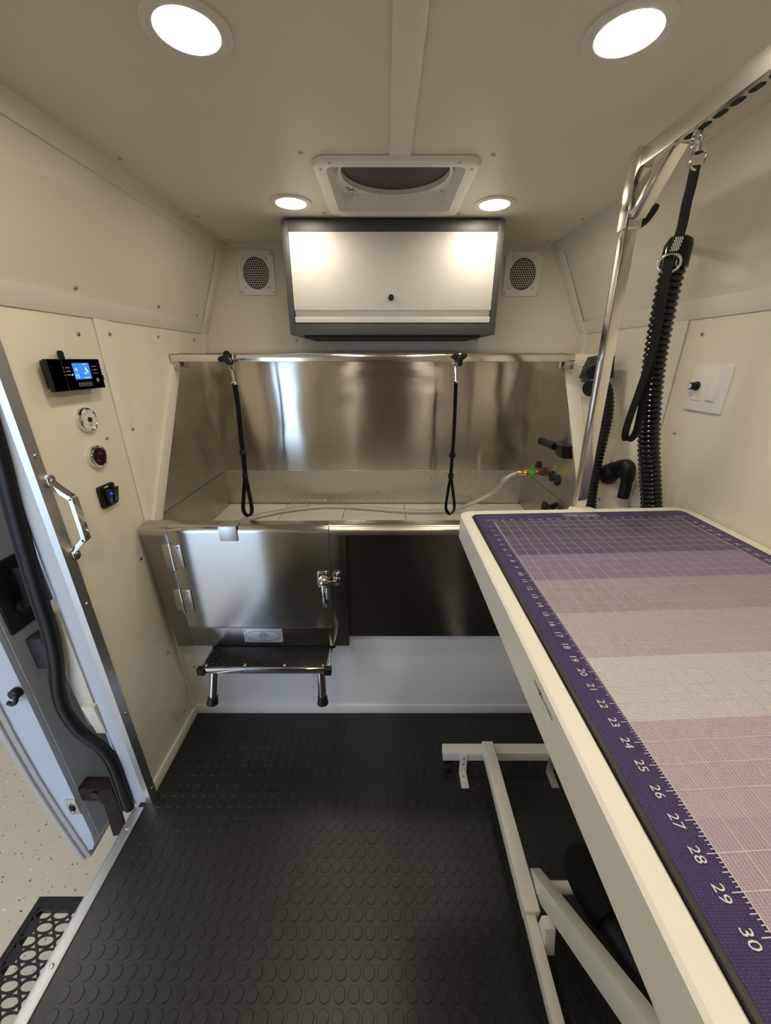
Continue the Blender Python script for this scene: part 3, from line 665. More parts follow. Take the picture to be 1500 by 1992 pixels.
def ch_strip(x0, x1, z0, z1, t=0.003):
    q = []
    for off in (0, t):
        q += [chz(x0, z0) + nch * off, chz(x1, z0) + nch * off, chz(x1, z1) + nch * off, chz(x0, z1) + nch * off]
    return MB().hexa(q)
trim(ch_strip(0.7185, 0.772, 0.87, 1.455), 'slanted cream batten on the chase at the right edge of the tub')
trim(ch_strip(0.772, XR, 1.425, 1.468), 'short horizontal cream batten on top of the chase')
screws(ch, [on_plane(u, v, chz(.8, 1), nch) for u, v in [(1120, 709), (1164, 900), (1172, 937), (1197, 938), (1235, 934), (1165, 972), (1191, 898)]], nch)

# fold-out step under the tub door
fs_ = thing('fold_out_step', (-0.43, 1.1, 0.28), 'black diamond-plate fold-out step on chrome legs under the tub door', 'step')
m = MB(); m.box(-0.650, -0.212, 1.046, 1.172, 0.430, 0.438); tr = obj('tread', m, 'black_plastic', fs_, bevel=0.0012)
dm = MB()
for i in range(24):
    for j in range(6):
        cx_, cy_ = -0.640 + i * 0.0183, 1.060 + j * 0.020; a = math.radians(45 if (i + j) % 2 else -45); c_, s_ = math.cos(a), math.sin(a)
        pts = [(-.007, 0, 0), (0, -.0022, 0), (.007, 0, 0), (0, .0022, 0), (-.004, 0, .0013), (.004, 0, .0013)]
        q = [(cx_ + x * c_ - y * s_, cy_ + x * s_ + y * c_, 0.438 + z) for x, y, z in pts]
        dm.add(q, [(0, 1, 4), (1, 5, 4), (1, 2, 5), (2, 3, 5), (3, 4, 5), (3, 0, 4)])
o_ = obj('tread_lugs', dm, 'black_plastic', tr, kind='stuff')
m = MB(); m.box(-0.645, -0.215, 1.036, 1.046, 0.414, 0.436); obj('front_bar', m, 'chrome', fs_, bevel=0.0015)
for x in (-0.655, -0.205):
    m = MB(); m.box(x - .013, x + .013, 1.030, 1.052, 0.410, 0.436); obj('end_cap', m, 'black_plastic', fs_, bevel=0.002)
    m = MB(); m.box(x - .004, x + .004, 1.05, 1.19, 0.412, 0.432); obj('side_bar', m, 'steel_tube', fs_, bevel=0.001)
    m = MB(); m.box(x - .012, x + .012, 1.16, 1.20, 0.418, 0.4405); obj('hinge_block', m, 'black_plastic', fs_, bevel=0.002)
screws(fs_, [(x, 1.052, 0.438) for x in (-0.640, -0.502, -0.360, -0.222)], (0, 0, 1))
for x, dx in ((-0.618, -0.014), (-0.232, 0.002)):
    a = Vector((x, 1.058, 0.416)); b_ = Vector((x + dx, 1.032, 0.300))
    m = MB(); m.tube([a, b_], 0.0155, 20); lg = obj('leg', m, 'chrome', fs_)
    d_ = (b_ - a).normalized()
    m = MB(); m.lathe([(0.0175, 0), (0.018, 0.018), (0.021, 0.028), (0.020, 0.032)], b_ - d_ * 0.012, d_, 20); obj('rubber_foot', m, 'black_rubber', lg)
# clip hooked over the rim
m = MB(); m.box(-0.553, -0.494, YD - 0.0085, YD - 0.0065, 0.887, 0.9385); m.box(-0.553, -0.494, YD - 0.0085, YD + 0.035, 0.9385, 0.9405)
obj('rim_hook', m, 'aluminium', bevel=0.0007, label='bent steel hook plate hanging over the tub door rim', cat='hook')

# spray hose with brass fitting
fx = on_plane(1058, 917, (X1, 0, 0), (1, 0, 0))
hp = [(fx.x - 0.115, fx.y - .006, fx.z - 0.004), (fx.x - 0.17, fx.y - .01, fx.z - 0.03)]
for u, v, z in [(960, 958, .86), (905, 984, .785), (870, 993, .755), (800, 995, .748), (720, 989, .748), (640, 985, .748), (570, 991, .748), (520, 1000, .748), (480, 1010, .752), (455, 1022, .76)]:
    q = on_plane(u, v, (0, 0, z), (0, 0, 1)); hp.append((q.x, min(q.y, YT - .02), z))
hs = thing('spray_hose', (fx.x - .1, fx.y, fx.z - .02), 'braided steel spray hose lying across the white tub boards', 'hose')
m = MB(); m.tube(spline(hp, 8), 0.0112, 14); obj('hose', m, 'braid', hs)
A = (1, 0.03, 0)
m = MB(); m.lathe([(0.010, 0), (0.0125, 0.004), (0.0125, 0.030), (0.0135, 0.034), (0.0155, 0.036), (0.0155, 0.054), (0.012, 0.058)], Vector(hp[0]) - Vector((.008, 0, 0)), A, 12); obj('brass_coupling', m, 'brass', hs)
m = MB(); m.lathe([(0.019, 0), (0.021, 0.003), (0.021, 0.018), (0.019, 0.022)], Vector(hp[0]) + Vector((.046, .001, 0)), A, 8); m.box(fx.x - .062, fx.x - .054, fx.y - .012, fx.y + .004, fx.z + .018, fx.z + .030); obj('valve_ring', m, 'green_plastic', hs, bevel=0.001)
m = MB(); m.lathe([(0.017, 0), (0.017, 0.016)], Vector(hp[0]) + Vector((.069, .002, 0)), A, 20); obj('wall_nut', m, 'brass', hs)
m = MB(); m.lathe([(0.020, 0), (0.020, 0.006)], (X1 - .009, fx.y, fx.z), (1, 0, 0), 24); m.lathe([(0.017, 0), (0.017, 0.024)], (X1 - .034, fx.y, fx.z), (1, 0, 0), 20); obj('gasket', m, 'red_brown', hs)
for lab, (u, v) in zip(('black rubber grommet just above the brass hose fitting', 'black rubber grommet just below the brass hose fitting', 'black rubber grommet lowest of the three beside the hose fitting'), ((1046, 906), (1072, 926), (1082, 934))):
    q = on_plane(u, v, (X1 - .006, 0, 0), (1, 0, 0))
    m = MB(); m.lathe([(0.024, 0), (0.022, 0.007), (0.013, 0.009), (0.010, 0.005)], (X1 - .002, q.y, q.z), (-1, 0, 0), 20)
    obj('grommet', m, 'black_rubber', label=lab, cat='grommet', group='grommets on the tub side wall')
# black sprayer holder on the right splash wall
q = on_plane(1082, 868, (X1 - .03, 0, 0), (1, 0, 0))
nh = thing('sprayer_holder', (X1, q.y, q.z), 'black plastic sprayer holder on the right splash wall of the tub', 'holder')
m = MB(); m.hexa([(X1 - .03, q.y - .07, q.z - .035), (X1 - .002, q.y - .07, q.z - .035), (X1 - .002, q.y - .015, q.z - .035), (X1 - .03, q.y - .015, q.z - .035), (X1 - .045, q.y - .08, q.z + .016), (X1 - .002, q.y - .08, q.z + .016), (X1 - .002, q.y + .03, q.z + .016), (X1 - .045, q.y + .03, q.z + .016)])
obj('bracket', m, 'black_plastic', nh, bevel=0.004)
m = MB(); m.tube([(X1 - .04, q.y - .01, q.z + .002), (X1 - .055, q.y + .07, q.z + .004), (X1 - .058, q.y + .085, q.z + .004)], [0.016, 0.014, 0.017], 14); obj('cradle', m, 'black_plastic', nh)
q = on_plane(1072, 985, (X1, 0, 0), (1, 0, 0))
m = MB(); m.ribbon(spline([(X1 - .003, q.y + .06, q.z - .05), (X1 - .03, q.y + .02, q.z + .0), (X1 - .035, q.y - .02, q.z + .014), (X1 - .022, q.y - .05, q.z - .002), (X1 - .003, q.y - .06, q.z - .06)], 6), (0.3, 0.6, 0.3), 0.025, 0.005)
obj('strap_handle', m, 'black_rubber', label='black looped strap handle low on the tub right wall', cat='handle')

# two restraint straps hanging from the rail
def strap(kx, knob_tilt, pts, split, label):
    yk = YR - 0.016
    t = thing('tub_restraint', (kx, YR, ZRL - .55), label, 'restraint strap', 'restraint straps on the tub rail')
    m = MB(); m.box(kx - .011, kx + .019, YR - .016, YR + .016, ZRL - .016, ZRL - .0125); m.box(kx - .011, kx + .019, YR - .016, YR + .016, ZRL + .0145, ZRL + .0175); m.box(kx - .011, kx + .019, YR - .0165, YR - .0135, ZRL - .0165, ZRL + .0175)
    obj('clamp', m, 'chrome', t, bevel=0.0008)
    m = MB(); pr = []
    for k in range(36):
        a = 2 * math.pi * k / 36; r = 0.0205 + 0.0085 * math.cos(3 * (a - knob_tilt)); pr.append((kx - 0.004 + r * math.cos(a), ZRL + r * math.sin(a)))
    m.prism(pr, lambda u, v, w_: (u, w_, v), YR - 0.044, YR - 0.024); m.lathe([(0.010, 0), (0.010, 0.012)], (kx - .004, YR - 0.026, ZRL), (0, 1, 0), 14)
    kb = obj('knob', m, 'black_plastic', t, bevel=0.003); 
    m = MB(); m.lathe([(0.008, 0), (0.006, 0.0012)], (kx - .004, YR - 0.044, ZRL), (0, -1, 0), 14); obj('knob_cap', m, 'black_gloss', kb)
    P_ = [on_plane(u, v, (0, yk, 0), (0, 1, 0)) for u, v in pts]
    m = MB(); a, b_ = P_[0], P_[1]; d_ = (b_ - a)
    m.tube([a + Vector((0, 0, .012)) + Vector((0.009 * math.cos(k * math.pi / 8), 0, 0.010 * math.sin(k * math.pi / 8))) for k in range(16)], 0.0022, 8, closed=True)
    m.tube([a, a + d_ * .3, a + d_ * .6, b_], [0.0045, 0.006, 0.0042, 0.005], 10); m.box(b_.x - .010, b_.x + .010, yk - .003, yk + .003, b_.z - .006, b_.z + .006)
    obj('snap_hook', m, 'chrome', t)
    up = [p_ for p_ in P_[1:split]]
    m = MB(); m.ribbon(spline(up, 5), (0.75, .65, 0), 0.019, 0.003); obj('webbing', m, 'black_webbing', t)
    bk = up[-2]
    m = MB(); m.box(bk.x - .013, bk.x + .013, yk - .006, yk + .006, bk.z - .010, bk.z + .010); obj('buckle', m, 'black_plastic', t, bevel=0.002)
    e = up[-1]; bt = P_[split]; wl_ = 0.020
    lp_ = [e, e + (bt - e) * .4 + Vector((-wl_ * .55, 0, 0)), e + (bt - e) * .85 + Vector((-wl_, 0, 0)), bt + Vector((-.006, 0, -.002)), bt + Vector((.007, 0, -.001)), e + (bt - e) * .85 + Vector((wl_ * .9, 0, 0)), e + (bt - e) * .4 + Vector((wl_ * .5, 0, 0)), e]
    m = MB(); m.ribbon(spline(lp_, 6), (0.7, .7, 0), 0.017, 0.003); obj('loop', m, 'black_webbing', t)
    m = MB(); m.box(e.x - .011, e.x + .011, yk - .006, yk + .006, e.z - .012, e.z + .010); obj('slide', m, 'black_plastic', t, bevel=0.002)
    return t
k1 = on_plane(439, 703, (0, YR - .04, 0), (0, 1, 0)).x + .004; k2 = on_plane(899, 703, (0, YR - .04, 0), (0, 1, 0)).x - .004
strap(k1, math.radians(70), [(452, 722), (456, 745), (463, 790), (470, 860), (473, 880), (477, 925), (483, 1002)], 6, 'black restraint strap with knob clamp hanging at the left end of the tub rail')
strap(k2, math.radians(-88), [(886, 712), (887, 742), (885, 800), (882, 860), (880, 885), (877, 925), (876, 998)], 6, 'black restraint strap with knob clamp hanging right of centre on the tub rail')

# ================================================================== WALL CABINET AND GRILLES
cb = thing('wall_cabinet', (0.027, 1.8, 1.54), 'charcoal steel wall cabinet with white lift-up door under the ceiling', 'cabinet')
CX0, CX1, CY, CZ0, CZ1 = -0.372, 0.426, 1.632, 1.541, 1.912
m = MB(); m.box(CX0, CX0 + 0.022, CY, YB - .001, CZ0, CZ1); m.box(CX1 - 0.022, CX1, CY, YB - .001, CZ0, CZ1); m.box(CX0 + .022, CX1 - .022, CY, YB - .001, CZ1 - 0.036, CZ1); m.box(CX0 + .022, CX1 - .022, CY, YB - .001, CZ0, CZ0 + 0.040); m.box(CX0 + .022, CX1 - .022, YB - .012, YB - .001, CZ0 + .04, CZ1 - .036)
obj('cabinet_body', m, 'charcoal', cb, bevel=0.0012)
m = MB(); m.box(CX0 + .05, CX1 - .05, CY + .03, YB - .002, CZ0 - .010, CZ0); obj('cabinet_base', m, 'vent_dark', cb)
DX0, DX1, DZ0, DZ1 = CX0 + 0.0245, CX1 - 0.0245, CZ0 + 0.0425, CZ1 - 0.0375
m = MB(); m.prism([(CY - 0.004, DZ1), (CY - 0.004, DZ0 + .043), (CY + 0.006, DZ0 + .040), (CY + 0.010, DZ0 + .022), (CY - 0.002, DZ0 + .020), (CY - 0.002, DZ0), (CY + 0.02, DZ0), (CY + 0.02, DZ1)], yzx, DX0, DX1)
cdr = obj('cabinet_door', m, 'cabinet_white', cb, bevel=0.0008, label='white textured lift-up door')
m = MB(); m.lathe([(0.011, 0), (0.011, 0.006), (0.008, 0.010), (0.0085, 0.016), (0.004, 0.017)], (0.021, CY - .004, 1.668), (0, -1, 0), 8); obj('lock_knob', m, 'black_plastic', cdr)

def grille(cx, cz, label):
    yg = YB
    t = thing('vent_grille', (cx, yg, cz - .08), label, 'vent', 'round honeycomb grilles on the end wall')
    R, h = 0.0625, 0.0815; n = 40
    m = MB(); out = []; inn = []
    for k in range(n):
        a = 2 * math.pi * (k + .5) / n; ct, st = math.cos(a), math.sin(a); s_ = min(h / max(abs(ct), 1e-6), (h + .004) / max(abs(st), 1e-6))
        out.append((cx + ct * s_, cz + st * s_)); inn.append((cx + ct * R * .93, cz + st * R * 1.0))
    vs = [(p_[0], y, p_[1]) for y in (yg - 0.0065, yg - .0003) for r_ in (out, inn) for p_ in r_]; fs = []
    for k in range(n):
        l = (k + 1) % n; fs += [(k, l, n + l, n + k), (2 * n + k, 2 * n + l, l, k), (n + k, n + l, 3 * n + l, 3 * n + k)]
    m.add(vs, fs); pt = obj('face_plate', m, 'white_plastic', t)
    m = MB(); m.lathe([(R * 1.02, 0), (R * 1.02, 0.0008)], (cx, yg - .0009, cz), (0, -1, 0), 32); obj('opening_shade', m, 'vent_dark', t)  # dark disc on the wall stands in for shade behind the honeycomb
    m = MB(); s_ = 0.0102
    for j in range(-8, 9):
        for i in range(-8, 9):
            hx = cx + (i + (0.5 if j % 2 else 0)) * s_; hz = cz + j * s_ * 0.866
            if math.hypot((hx - cx) / .93, hz - cz) > R - .001: continue
            ro, ri = s_ / math.sqrt(3) * 1.0, s_ / math.sqrt(3) * 0.82
            o_ = [(hx + ro * math.sin(math.radians(60 * k)), hz + ro * math.cos(math.radians(60 * k))) for k in range(6)]
            i_ = [(hx + ri * math.sin(math.radians(60 * k)), hz + ri * math.cos(math.radians(60 * k))) for k in range(6)]
            vs = [(p_[0], y, p_[1]) for y in (yg - 0.0032, yg - .0015) for r_ in (o_, i_) for p_ in r_]; fs = []
            for k in range(6):
                l = (k + 1) % 6; fs += [(k, l, 6 + l, 6 + k), (6 + k, 6 + l, 18 + l, 18 + k)]
            m.add(vs, fs)
    obj('honeycomb', m, 'white_plastic', t, kind='stuff')
    screws(t, [(cx + a * .071, yg - .0065, cz + b * .074) for a in (-1, 1) for b in (-1, 1)] + [(cx + a * .051, yg - .0065, cz + b * .056) for a in (-1, 1) for b in (-1, 1)], (0, -1, 0), 'rivet', RIVET)
gl = on_plane(499, 532, (0, YB, 0), (0, 1, 0)); gr_ = on_plane(1016, 534, (0, YB, 0), (0, 1, 0))
grille(gl.x, gl.z, 'square white vent grille left of the wall cabinet'); grille(gr_.x, gr_.z, 'square white vent grille right of the wall cabinet')

# ================================================================== ROOF VENT AND DOWNLIGHTS
rvn = thing('roof_vent', (0.027, 1.397, ZC), 'white square roof vent with round fan opening and smoked lid', 'roof vent')
ox0, ox1, oy0, oy1 = -0.190, 0.245, 1.196, 1.602
m = MB(); o1 = rrect(ox0, ox1, oy0, oy1, 0.045, 8); o2 = rrect(VX0, VX1, VY0, VY1, 0.02, 8); o3 = rrect(VX0 + .02, VX1 - .02, VY0 + .02, VY1 - .02, 0.02, 8); n = len(o1)
rings = [[(x, y, ZC - .001) for x, y in o1], [(x, y, ZC - .009) for x, y in rrect(ox0 + .003, ox1 - .003, oy0 + .003, oy1 - .003, .043, 8)], [(x, y, ZC - .012) for x, y in rrect(ox0 + .014, ox1 - .014, oy0 + .014, oy1 - .014, .036, 8)], [(x, y, ZC - .010) for x, y in o2], [(x, y, ZC + .062) for x, y in o3]]
vs = [p_ for r_ in rings for p_ in r_]; fs = []
for i in range(len(rings) - 1):
    for k in range(n): fs.append((i * n + k, i * n + (k + 1) % n, (i + 1) * n + (k + 1) % n, (i + 1) * n + k))
m.add(vs, fs); obj('vent_frame', m, 'white_plastic', rvn, angle=40)
vcx, vcy = (VX0 + VX1) / 2, (VY0 + VY1) / 2
fcy = 1.372
m = MB(); n = 48; R = 0.157; sq = []; ci = []
for k in range(n):
    a = 2 * math.pi * (k + .5) / n; ct, st = math.cos(a), math.sin(a)
    s_ = min(0.1825 / max(abs(ct), 1e-6), (VY1 - .004 - fcy if st > 0 else fcy - VY0 - .002) / max(abs(st), 1e-6))
    sq.append((vcx + ct * s_, fcy + st * s_)); ci.append((vcx + ct * R, fcy + st * min(R * .97, 0.136 if st < 0 else 9)))
vs = [(p_[0], p_[1], z) for z, r_ in ((ZC + .036, sq), (ZC + .036, [(vcx + (a - vcx) * 1.07, fcy + (b - fcy) * 1.03) for a, b in ci]), (ZC + .026, [(vcx + (a - vcx) * 1.05, fcy + (b - fcy) * 1.025) for a, b in ci]), (ZC + .026, ci), (ZC + .042, ci)) for p_ in r_]; fs = []
for i in range(4):
    for k in range(n): fs.append((i * n + k, i * n + (k + 1) % n, (i + 1) * n + (k + 1) % n, (i + 1) * n + k))
m.add(vs, fs); obj('fan_ring', m, 'white_plastic', rvn)
m = MB(); m.lathe([(0.175, 0), (0.175, .004), (0.15, 0.02), (0.05, 0.03)], (vcx, fcy, ZC + .040), (0, 0, 1), 40); ld = obj('smoked_lid', m, 'smoked_lid', rvn)
m = MB(); m.box(vcx - .012, vcx + .014, fcy - .125, fcy - .10, ZC + .030, ZC + .040); obj('lid_catch', m, 'vent_dark', ld, bevel=0.002)
m = MB(); m.box(VX0 + .022, VX0 + .062, VY0 + .01, VY0 + .05, ZC + .020, ZC + .034); obj('motor_bracket', m, 'black_plastic', rvn, bevel=0.003)
m = MB()
for dx, dy in ((.03, .06), (.045, .05), (.05, .062), (.035, .045)): m.box(VX0 + dx, VX0 + dx + .010, VY1 - dy, VY1 - dy + .004, ZC + .0345, ZC + .0358)
obj('moulded_marks', m, 'print_black', rvn)
m = MB()
for dx, dy in ((.05, -.025), (.12, -.022), (.33, -.03)): m.box(VX0 + dx, VX0 + dx + .012, VY1 + dy - .012, VY1 + dy - .004, ZC + .018, ZC + .036)
obj('retaining_clips', m, 'white_plastic', rvn, bevel=0.002)
screws(rvn, [(ox0 + .022, oy0 + .045, ZC - .012), (ox1 - .022, oy0 + .045, ZC - .012), (ox0 + .03, oy1 - .025, ZC - .012), (ox1 - .03, oy1 - .025, ZC - .012), (ox1 - .06, oy0 + .012, ZC - .011), (ox0 + .05, oy0 + .012, ZC - .011)], (0, 0, -1), 'rivet', RIVET)

def downlight(x, y, label):
    t = thing('ceiling_light', (x, y, ZC), label, 'ceiling light', 'round recessed ceiling lights')
    m = MB(); n = 40; prof = [(0.066, 0.0), (0.066, -0.003), (0.060, -0.006), (0.048, -0.0045), (0.0465, -0.002)]
    vs = [(x + r * math.cos(2 * math.pi * k / n), y + r * math.sin(2 * math.pi * k / n), ZC + h) for r, h in prof for k in range(n)]
    m.add(vs, [(i * n + k, i * n + (k + 1) % n, (i + 1) * n + (k + 1) % n, (i + 1) * n + k) for i in range(len(prof) - 1) for k in range(n)])
    obj('trim_ring', m, 'lamp_trim', t)
    m = MB(); m.lathe([(0.0467, 0), (0.0467, 0.0020), (0.030, 0.0030), (0.001, 0.0032)], (x, y, ZC - .0002), (0, 0, -1), 32); obj('lens', m, 'lens_dim' if y > 1 else 'lens', t)
for x, y, l in [(-0.303, 0.812, 'large glowing round ceiling light nearest on the left'), (0.375, 0.818, 'large glowing round ceiling light nearest on the right'),
                (-0.304, 1.500, 'small glowing round ceiling light at the upper left of the wall cabinet'), (0.354, 1.512, 'small glowing round ceiling light at the upper right of the wall cabinet'),
                (-0.303, 0.12, 'round ceiling light overhead, left of the ceiling batten'), (0.375, 0.12, 'round ceiling light overhead, right of the ceiling batten'),
                (-0.303, -0.57, 'round ceiling light behind the photographer on the left'), (0.375, -0.57, 'round ceiling light behind the photographer on the right')]:
    downlight(x, y, l)

# ================================================================== LEFT WALL FITTINGS
# control display
dp = thing('control_display', (XL, 1.05, 1.376), 'black control display with blue screen on the left wall', 'display')
DXF = -0.800; dy0, dy1, dz0, dz1 = 0.962, 1.137, 1.377, 1.452
m = MB(); m.hexa([(XL + .001, dy0 + .02, dz0 + .008), (XL + .001, dy1 - .02, dz0 + .008), (XL + .001, dy1 - .02, dz1 - .004), (XL + .001, dy0 + .02, dz1 - .004), (DXF, dy0, dz0), (DXF, dy1, dz0), (DXF, dy1, dz1), (DXF, dy0, dz1)])
m2 = MB(); m2.box(DXF - .012, DXF, dy0, dy0 + .0425, dz0, dz1); m2.box(DXF - .012, DXF, dy0 + .0435, dy1, dz0, dz1)
obj('housing', m, 'black_plastic', dp); obj('bezel', m2, 'black_gloss', dp, bevel=0.0012)
m = MB(); m.box(DXF, DXF + .0008, 1.036, 1.094, 1.4025, 1.4425); sc_ = obj('screen', m, 'lcd', dp, label='lit blue screen')
m = MB()
for a, b_, c_, d_ in [(1.070, 1.086, 1.4385, 1.4400), (1.040, 1.043, 1.424, 1.429), (1.076, 1.082, 1.424, 1.431), (1.080, 1.086, 1.417, 1.426), (1.072, 1.077, 1.414, 1.420), (1.068, 1.088, 1.4055, 1.4075), (1.040, 1.0425, 1.405, 1.418), (1.0475, 1.050, 1.405, 1.418), (1.0415, 1.049, 1.4105, 1.4125), (1.0455, 1.048, 1.421, 1.431)]:
    m.box(DXF + .0008, DXF + .0011, a, b_, c_, d_)
obj('screen_marks', m, 'lcd_mark', sc_)
m = MB()
for k in range(3):
    z = 1.4315 - k * .0085; m.box(DXF, DXF + .0004, 1.012, 1.026, z - .0012, z + .0012); m.box(DXF, DXF + .0004, 1.0035, 1.0075, z - .001, z + .001)
    m.box(DXF, DXF + .0004, 1.108, 1.118, z + .002 - .0012, z + .002 + .0012); m.box(DXF, DXF + .0004, 1.1005, 1.1045, z + .001, z + .0025); m.box(DXF, DXF + .0004, 1.121, 1.124, z + .001, z + .0025)
obj('panel_print', m, 'print_grey', dp)
m = MB(); m.lathe([(.0022, 0), (.0014, .0008)], (DXF, 1.0295, 1.4145), (1, 0, 0), 10); obj('indicator_lamp', m, 'led_green', dp)
for k in range(4):
    y = 1.0465 + k * .0125; m = MB(); m.prism(rrect(y - .0045, y + .0045, 1.385, 1.3945, .002), lambda u, v, t: (t, u, v), DXF, DXF + .0014); b_ = obj('key', m, 'print_grey', dp)
    m = MB(); m.prism(rrect(y - .0030, y + .0030, 1.3865, 1.393, .001), lambda u, v, t: (t, u, v), DXF, DXF + .0018); obj('key_cap', m, 'black_plastic', b_)
m = MB(); m.lathe([(.0052, 0), (.0050, .003), (.0036, .0036), (.003, .0028)], (DXF, 1.111, 1.3985), (1, 0, 0), 16); obj('power_button', m, 'chrome', dp)
m = MB(); m.box(DXF - .016, DXF - .004, dy1, dy1 + .010, 1.397, 1.410); m.lathe([(.007, 0), (.007, .020), (.004, .024)], (DXF - .020, 1.035, dz1 - .004), (0, 0, 1), 12); obj('cable_plug', m, 'black_plastic', dp)
# gauges
def gauge(y, z, face, label, dark):
    t = thing('round_gauge', (XL, y, z - .034), label, 'gauge', 'chrome gauges on the left wall')
    m = MB(); m.lathe([(.0335, 0), (.0335, .008), (.031, .013), (.027, .0145), (.0245, .0125)], (XL, y, z), (1, 0, 0), 36); obj('bezel', m, 'chrome', t)
    m = MB(); m.lathe([(.026, 0), (.026, .0004)], (XL + .0128, y, z), (1, 0, 0), 32); f_ = obj('dial', m, face, t)
    m = MB()
    if dark:
        m.box(XL + .0133, XL + .0138, y - .003, y + .008, z + .006, z + .010); m.box(XL + .0133, XL + .0138, y - .014, y - .004, z - .012, z - .009); m.box(XL + .0133, XL + .0138, y - .013, y - .010, z - .010, z - .002); obj('dial_marks', m, 'gauge_red', f_)
    else:
        m.lathe([(.007, 0), (.0065, .003)], (XL + .0132, y, z), (1, 0, 0), 20)
        for k in range(7):
            a = math.radians(-30 + 40 * k); c_ = Vector((XL + .0134, y + .019 * math.cos(a), z + .019 * math.sin(a))); e_ = Vector((XL + .0134, y + .023 * math.cos(a), z + .023 * math.sin(a))); m.bar(c_, e_, .001, .0004, (1, 0, 0))
        m.box(XL + .0133, XL + .0136, y - .006, y + .006, z - .0135, z - .012); m.box(XL + .0133, XL + .0136, y - .005, y + .005, z - .0165, z - .0155); obj('dial_marks', m, 'print_black', f_)
gauge(1.072, 1.296, 'gauge_white', 'round chrome gauge with white dial, the upper one', 0)
gauge(1.072, 1.192, 'gauge_dark', 'round chrome gauge with dark red dial, the lower one', 1)
# rocker switches
t = thing('rocker_switch', (XL, 1.07, 1.04), 'black rocker switch panel with blue lights on the left wall', 'switch')
m = MB(); m.prism(rrect(1.036, 1.102, 1.042, 1.108, .008), lambda u, v, w_: (w_, u, v), XL, XL + .010); obj('switch_plate', m, 'black_plastic', t, bevel=0.002)
for k, y in enumerate((1.060, 1.085)):
    m = MB(); m.hexa([(XL + .009, y - .010, 1.050), (XL + .009, y + .010, 1.050), (XL + .016, y + .010, 1.050), (XL + .016, y - .010, 1.050), (XL + .009, y - .010, 1.096), (XL + .009, y + .010, 1.096), (XL + .026, y + .010, 1.096), (XL + .026, y - .010, 1.096)]); r_ = obj('rocker', m, 'black_gloss', t, bevel=0.0015)
    m = MB()
    if k == 0: m.bar((XL + .0246, y - .005, 1.086), (XL + .0240, y + .005, 1.081), .006, .0012, (1, 0, .2))
    m.box(XL + .018, XL + .0188, y - .004, y + .004, 1.0605, 1.0625); obj('switch_lamp', m, 'led_blue', r_)
m = MB(); m.box(XL + .010, XL + .0104, 1.058, 1.074, 1.100, 1.1035); obj('plate_print', m, 'print_white', t)
# grab handle
t = thing('grab_handle', (XL + .02, .90, .97), 'chrome grab handle on the wall edge beside the door', 'handle')
hx = -0.823
A0 = on_plane(97, 940, (hx, 0, 0), (1, 0, 0)); A1 = on_plane(141, 1074, (hx, 0, 0), (1, 0, 0)); B0 = on_plane(126, 964, (-.778, 0, 0), (1, 0, 0)); B1 = on_plane(154, 1050, (-.778, 0, 0), (1, 0, 0))
yh = (A0.y + A1.y) / 2
m = MB(); pth = spline([A0 + Vector((.004, 0, 0)), Vector((hx + .016, yh, A0.z - .012)), Vector((-.781, yh, A0.z - .036)), Vector((-.777, yh, A0.z - .046)), Vector((-.777, yh, A1.z + .046)), Vector((-.781, yh, A1.z + .036)), Vector((hx + .016, yh, A1.z + .012)), A1 + Vector((.004, 0, 0))], 6)
m.ribbon(pth, (0, 1, 0), 0.020, 0.011); obj('bar', m, 'chrome', t, bevel=0.003, seg=3)
for a in (A0, A1):
    m = MB(); sg = 1 if a is A0 else -1
    m.prism(rrect(yh - .012, yh + .012, a.z - .017 + sg * .005, a.z + .017 + sg * .005, .011), lambda u, v, w_: (w_, u, v), hx, hx + .009); f_ = obj('foot', m, 'chrome', t, bevel=0.0015)
    screws(f_, [(hx + .009, yh, a.z + sg * .006)], (1, 0, 0))

# ================================================================== RIGHT WALL FITTINGS
t = thing('switch_plate', (XR, 1.12, 1.31), 'white double wall plate with dimmer knob and rocker on the right wall', 'switch')
m = MB(); m.prism(rrect(1.052, 1.186, 1.312, 1.437, .004), lambda u, v, w_: (w_, u, v), XR - .007, XR); obj('plate', m, 'white_plastic', t, bevel=0.003)
for y, nm in ((1.150, 'dimmer_insert'), (1.094, 'rocker')):
    m = MB(); m.prism(rrect(y - .0165, y + .0165, 1.3415, 1.4075, .002), lambda u, v, w_: (w_, u, v), XR - .0095, XR - .0065); r_ = obj(nm, m, 'white_plastic', t, bevel=0.0008)
    if nm == 'rocker':
        m = MB(); m.hexa([(XR - .0092, y - .0135, 1.345), (XR - .0092, y + .0135, 1.345), (XR - .0125, y + .0135, 1.345), (XR - .0125, y - .0135, 1.345), (XR - .0092, y - .0135, 1.404), (XR - .0092, y + .0135, 1.404), (XR - .0100, y + .0135, 1.404), (XR - .0100, y - .0135, 1.404)]); obj('paddle', m, 'white_plastic', r_, bevel=0.0006)
m = MB(); m.lathe([(.0125, 0), (.0125, .004), (.0105, .005), (.0098, .020), (.0085, .0212)], (XR - .0095, 1.152, 1.380), (-1, 0, 0), 20); kn = obj('dimmer_knob', m, 'black_plastic', t)
m = MB(); m.lathe([(.0072, 0), (.0070, .0008)], (XR - .0305, 1.152, 1.380), (-1, 0, 0), 20); obj('knob_cap', m, 'aluminium', kn)
screws(t, [(XR - .007, y, z) for y in (1.150, 1.094) for z in (1.422, 1.327)], (-1, 0, 0), 'rivet', RIVET_W)

def corrugated(path, r, pitch, depth=0.12, n=18):
    p_ = resample(path, pitch / 4); rs = [r * (1 - depth if (i % 4) in (0,) else 1 - depth * .35 if i % 4 in (1, 3) else 1.0) for i in range(len(p_))]
    m = MB(); m.tube(p_, rs, n); return m
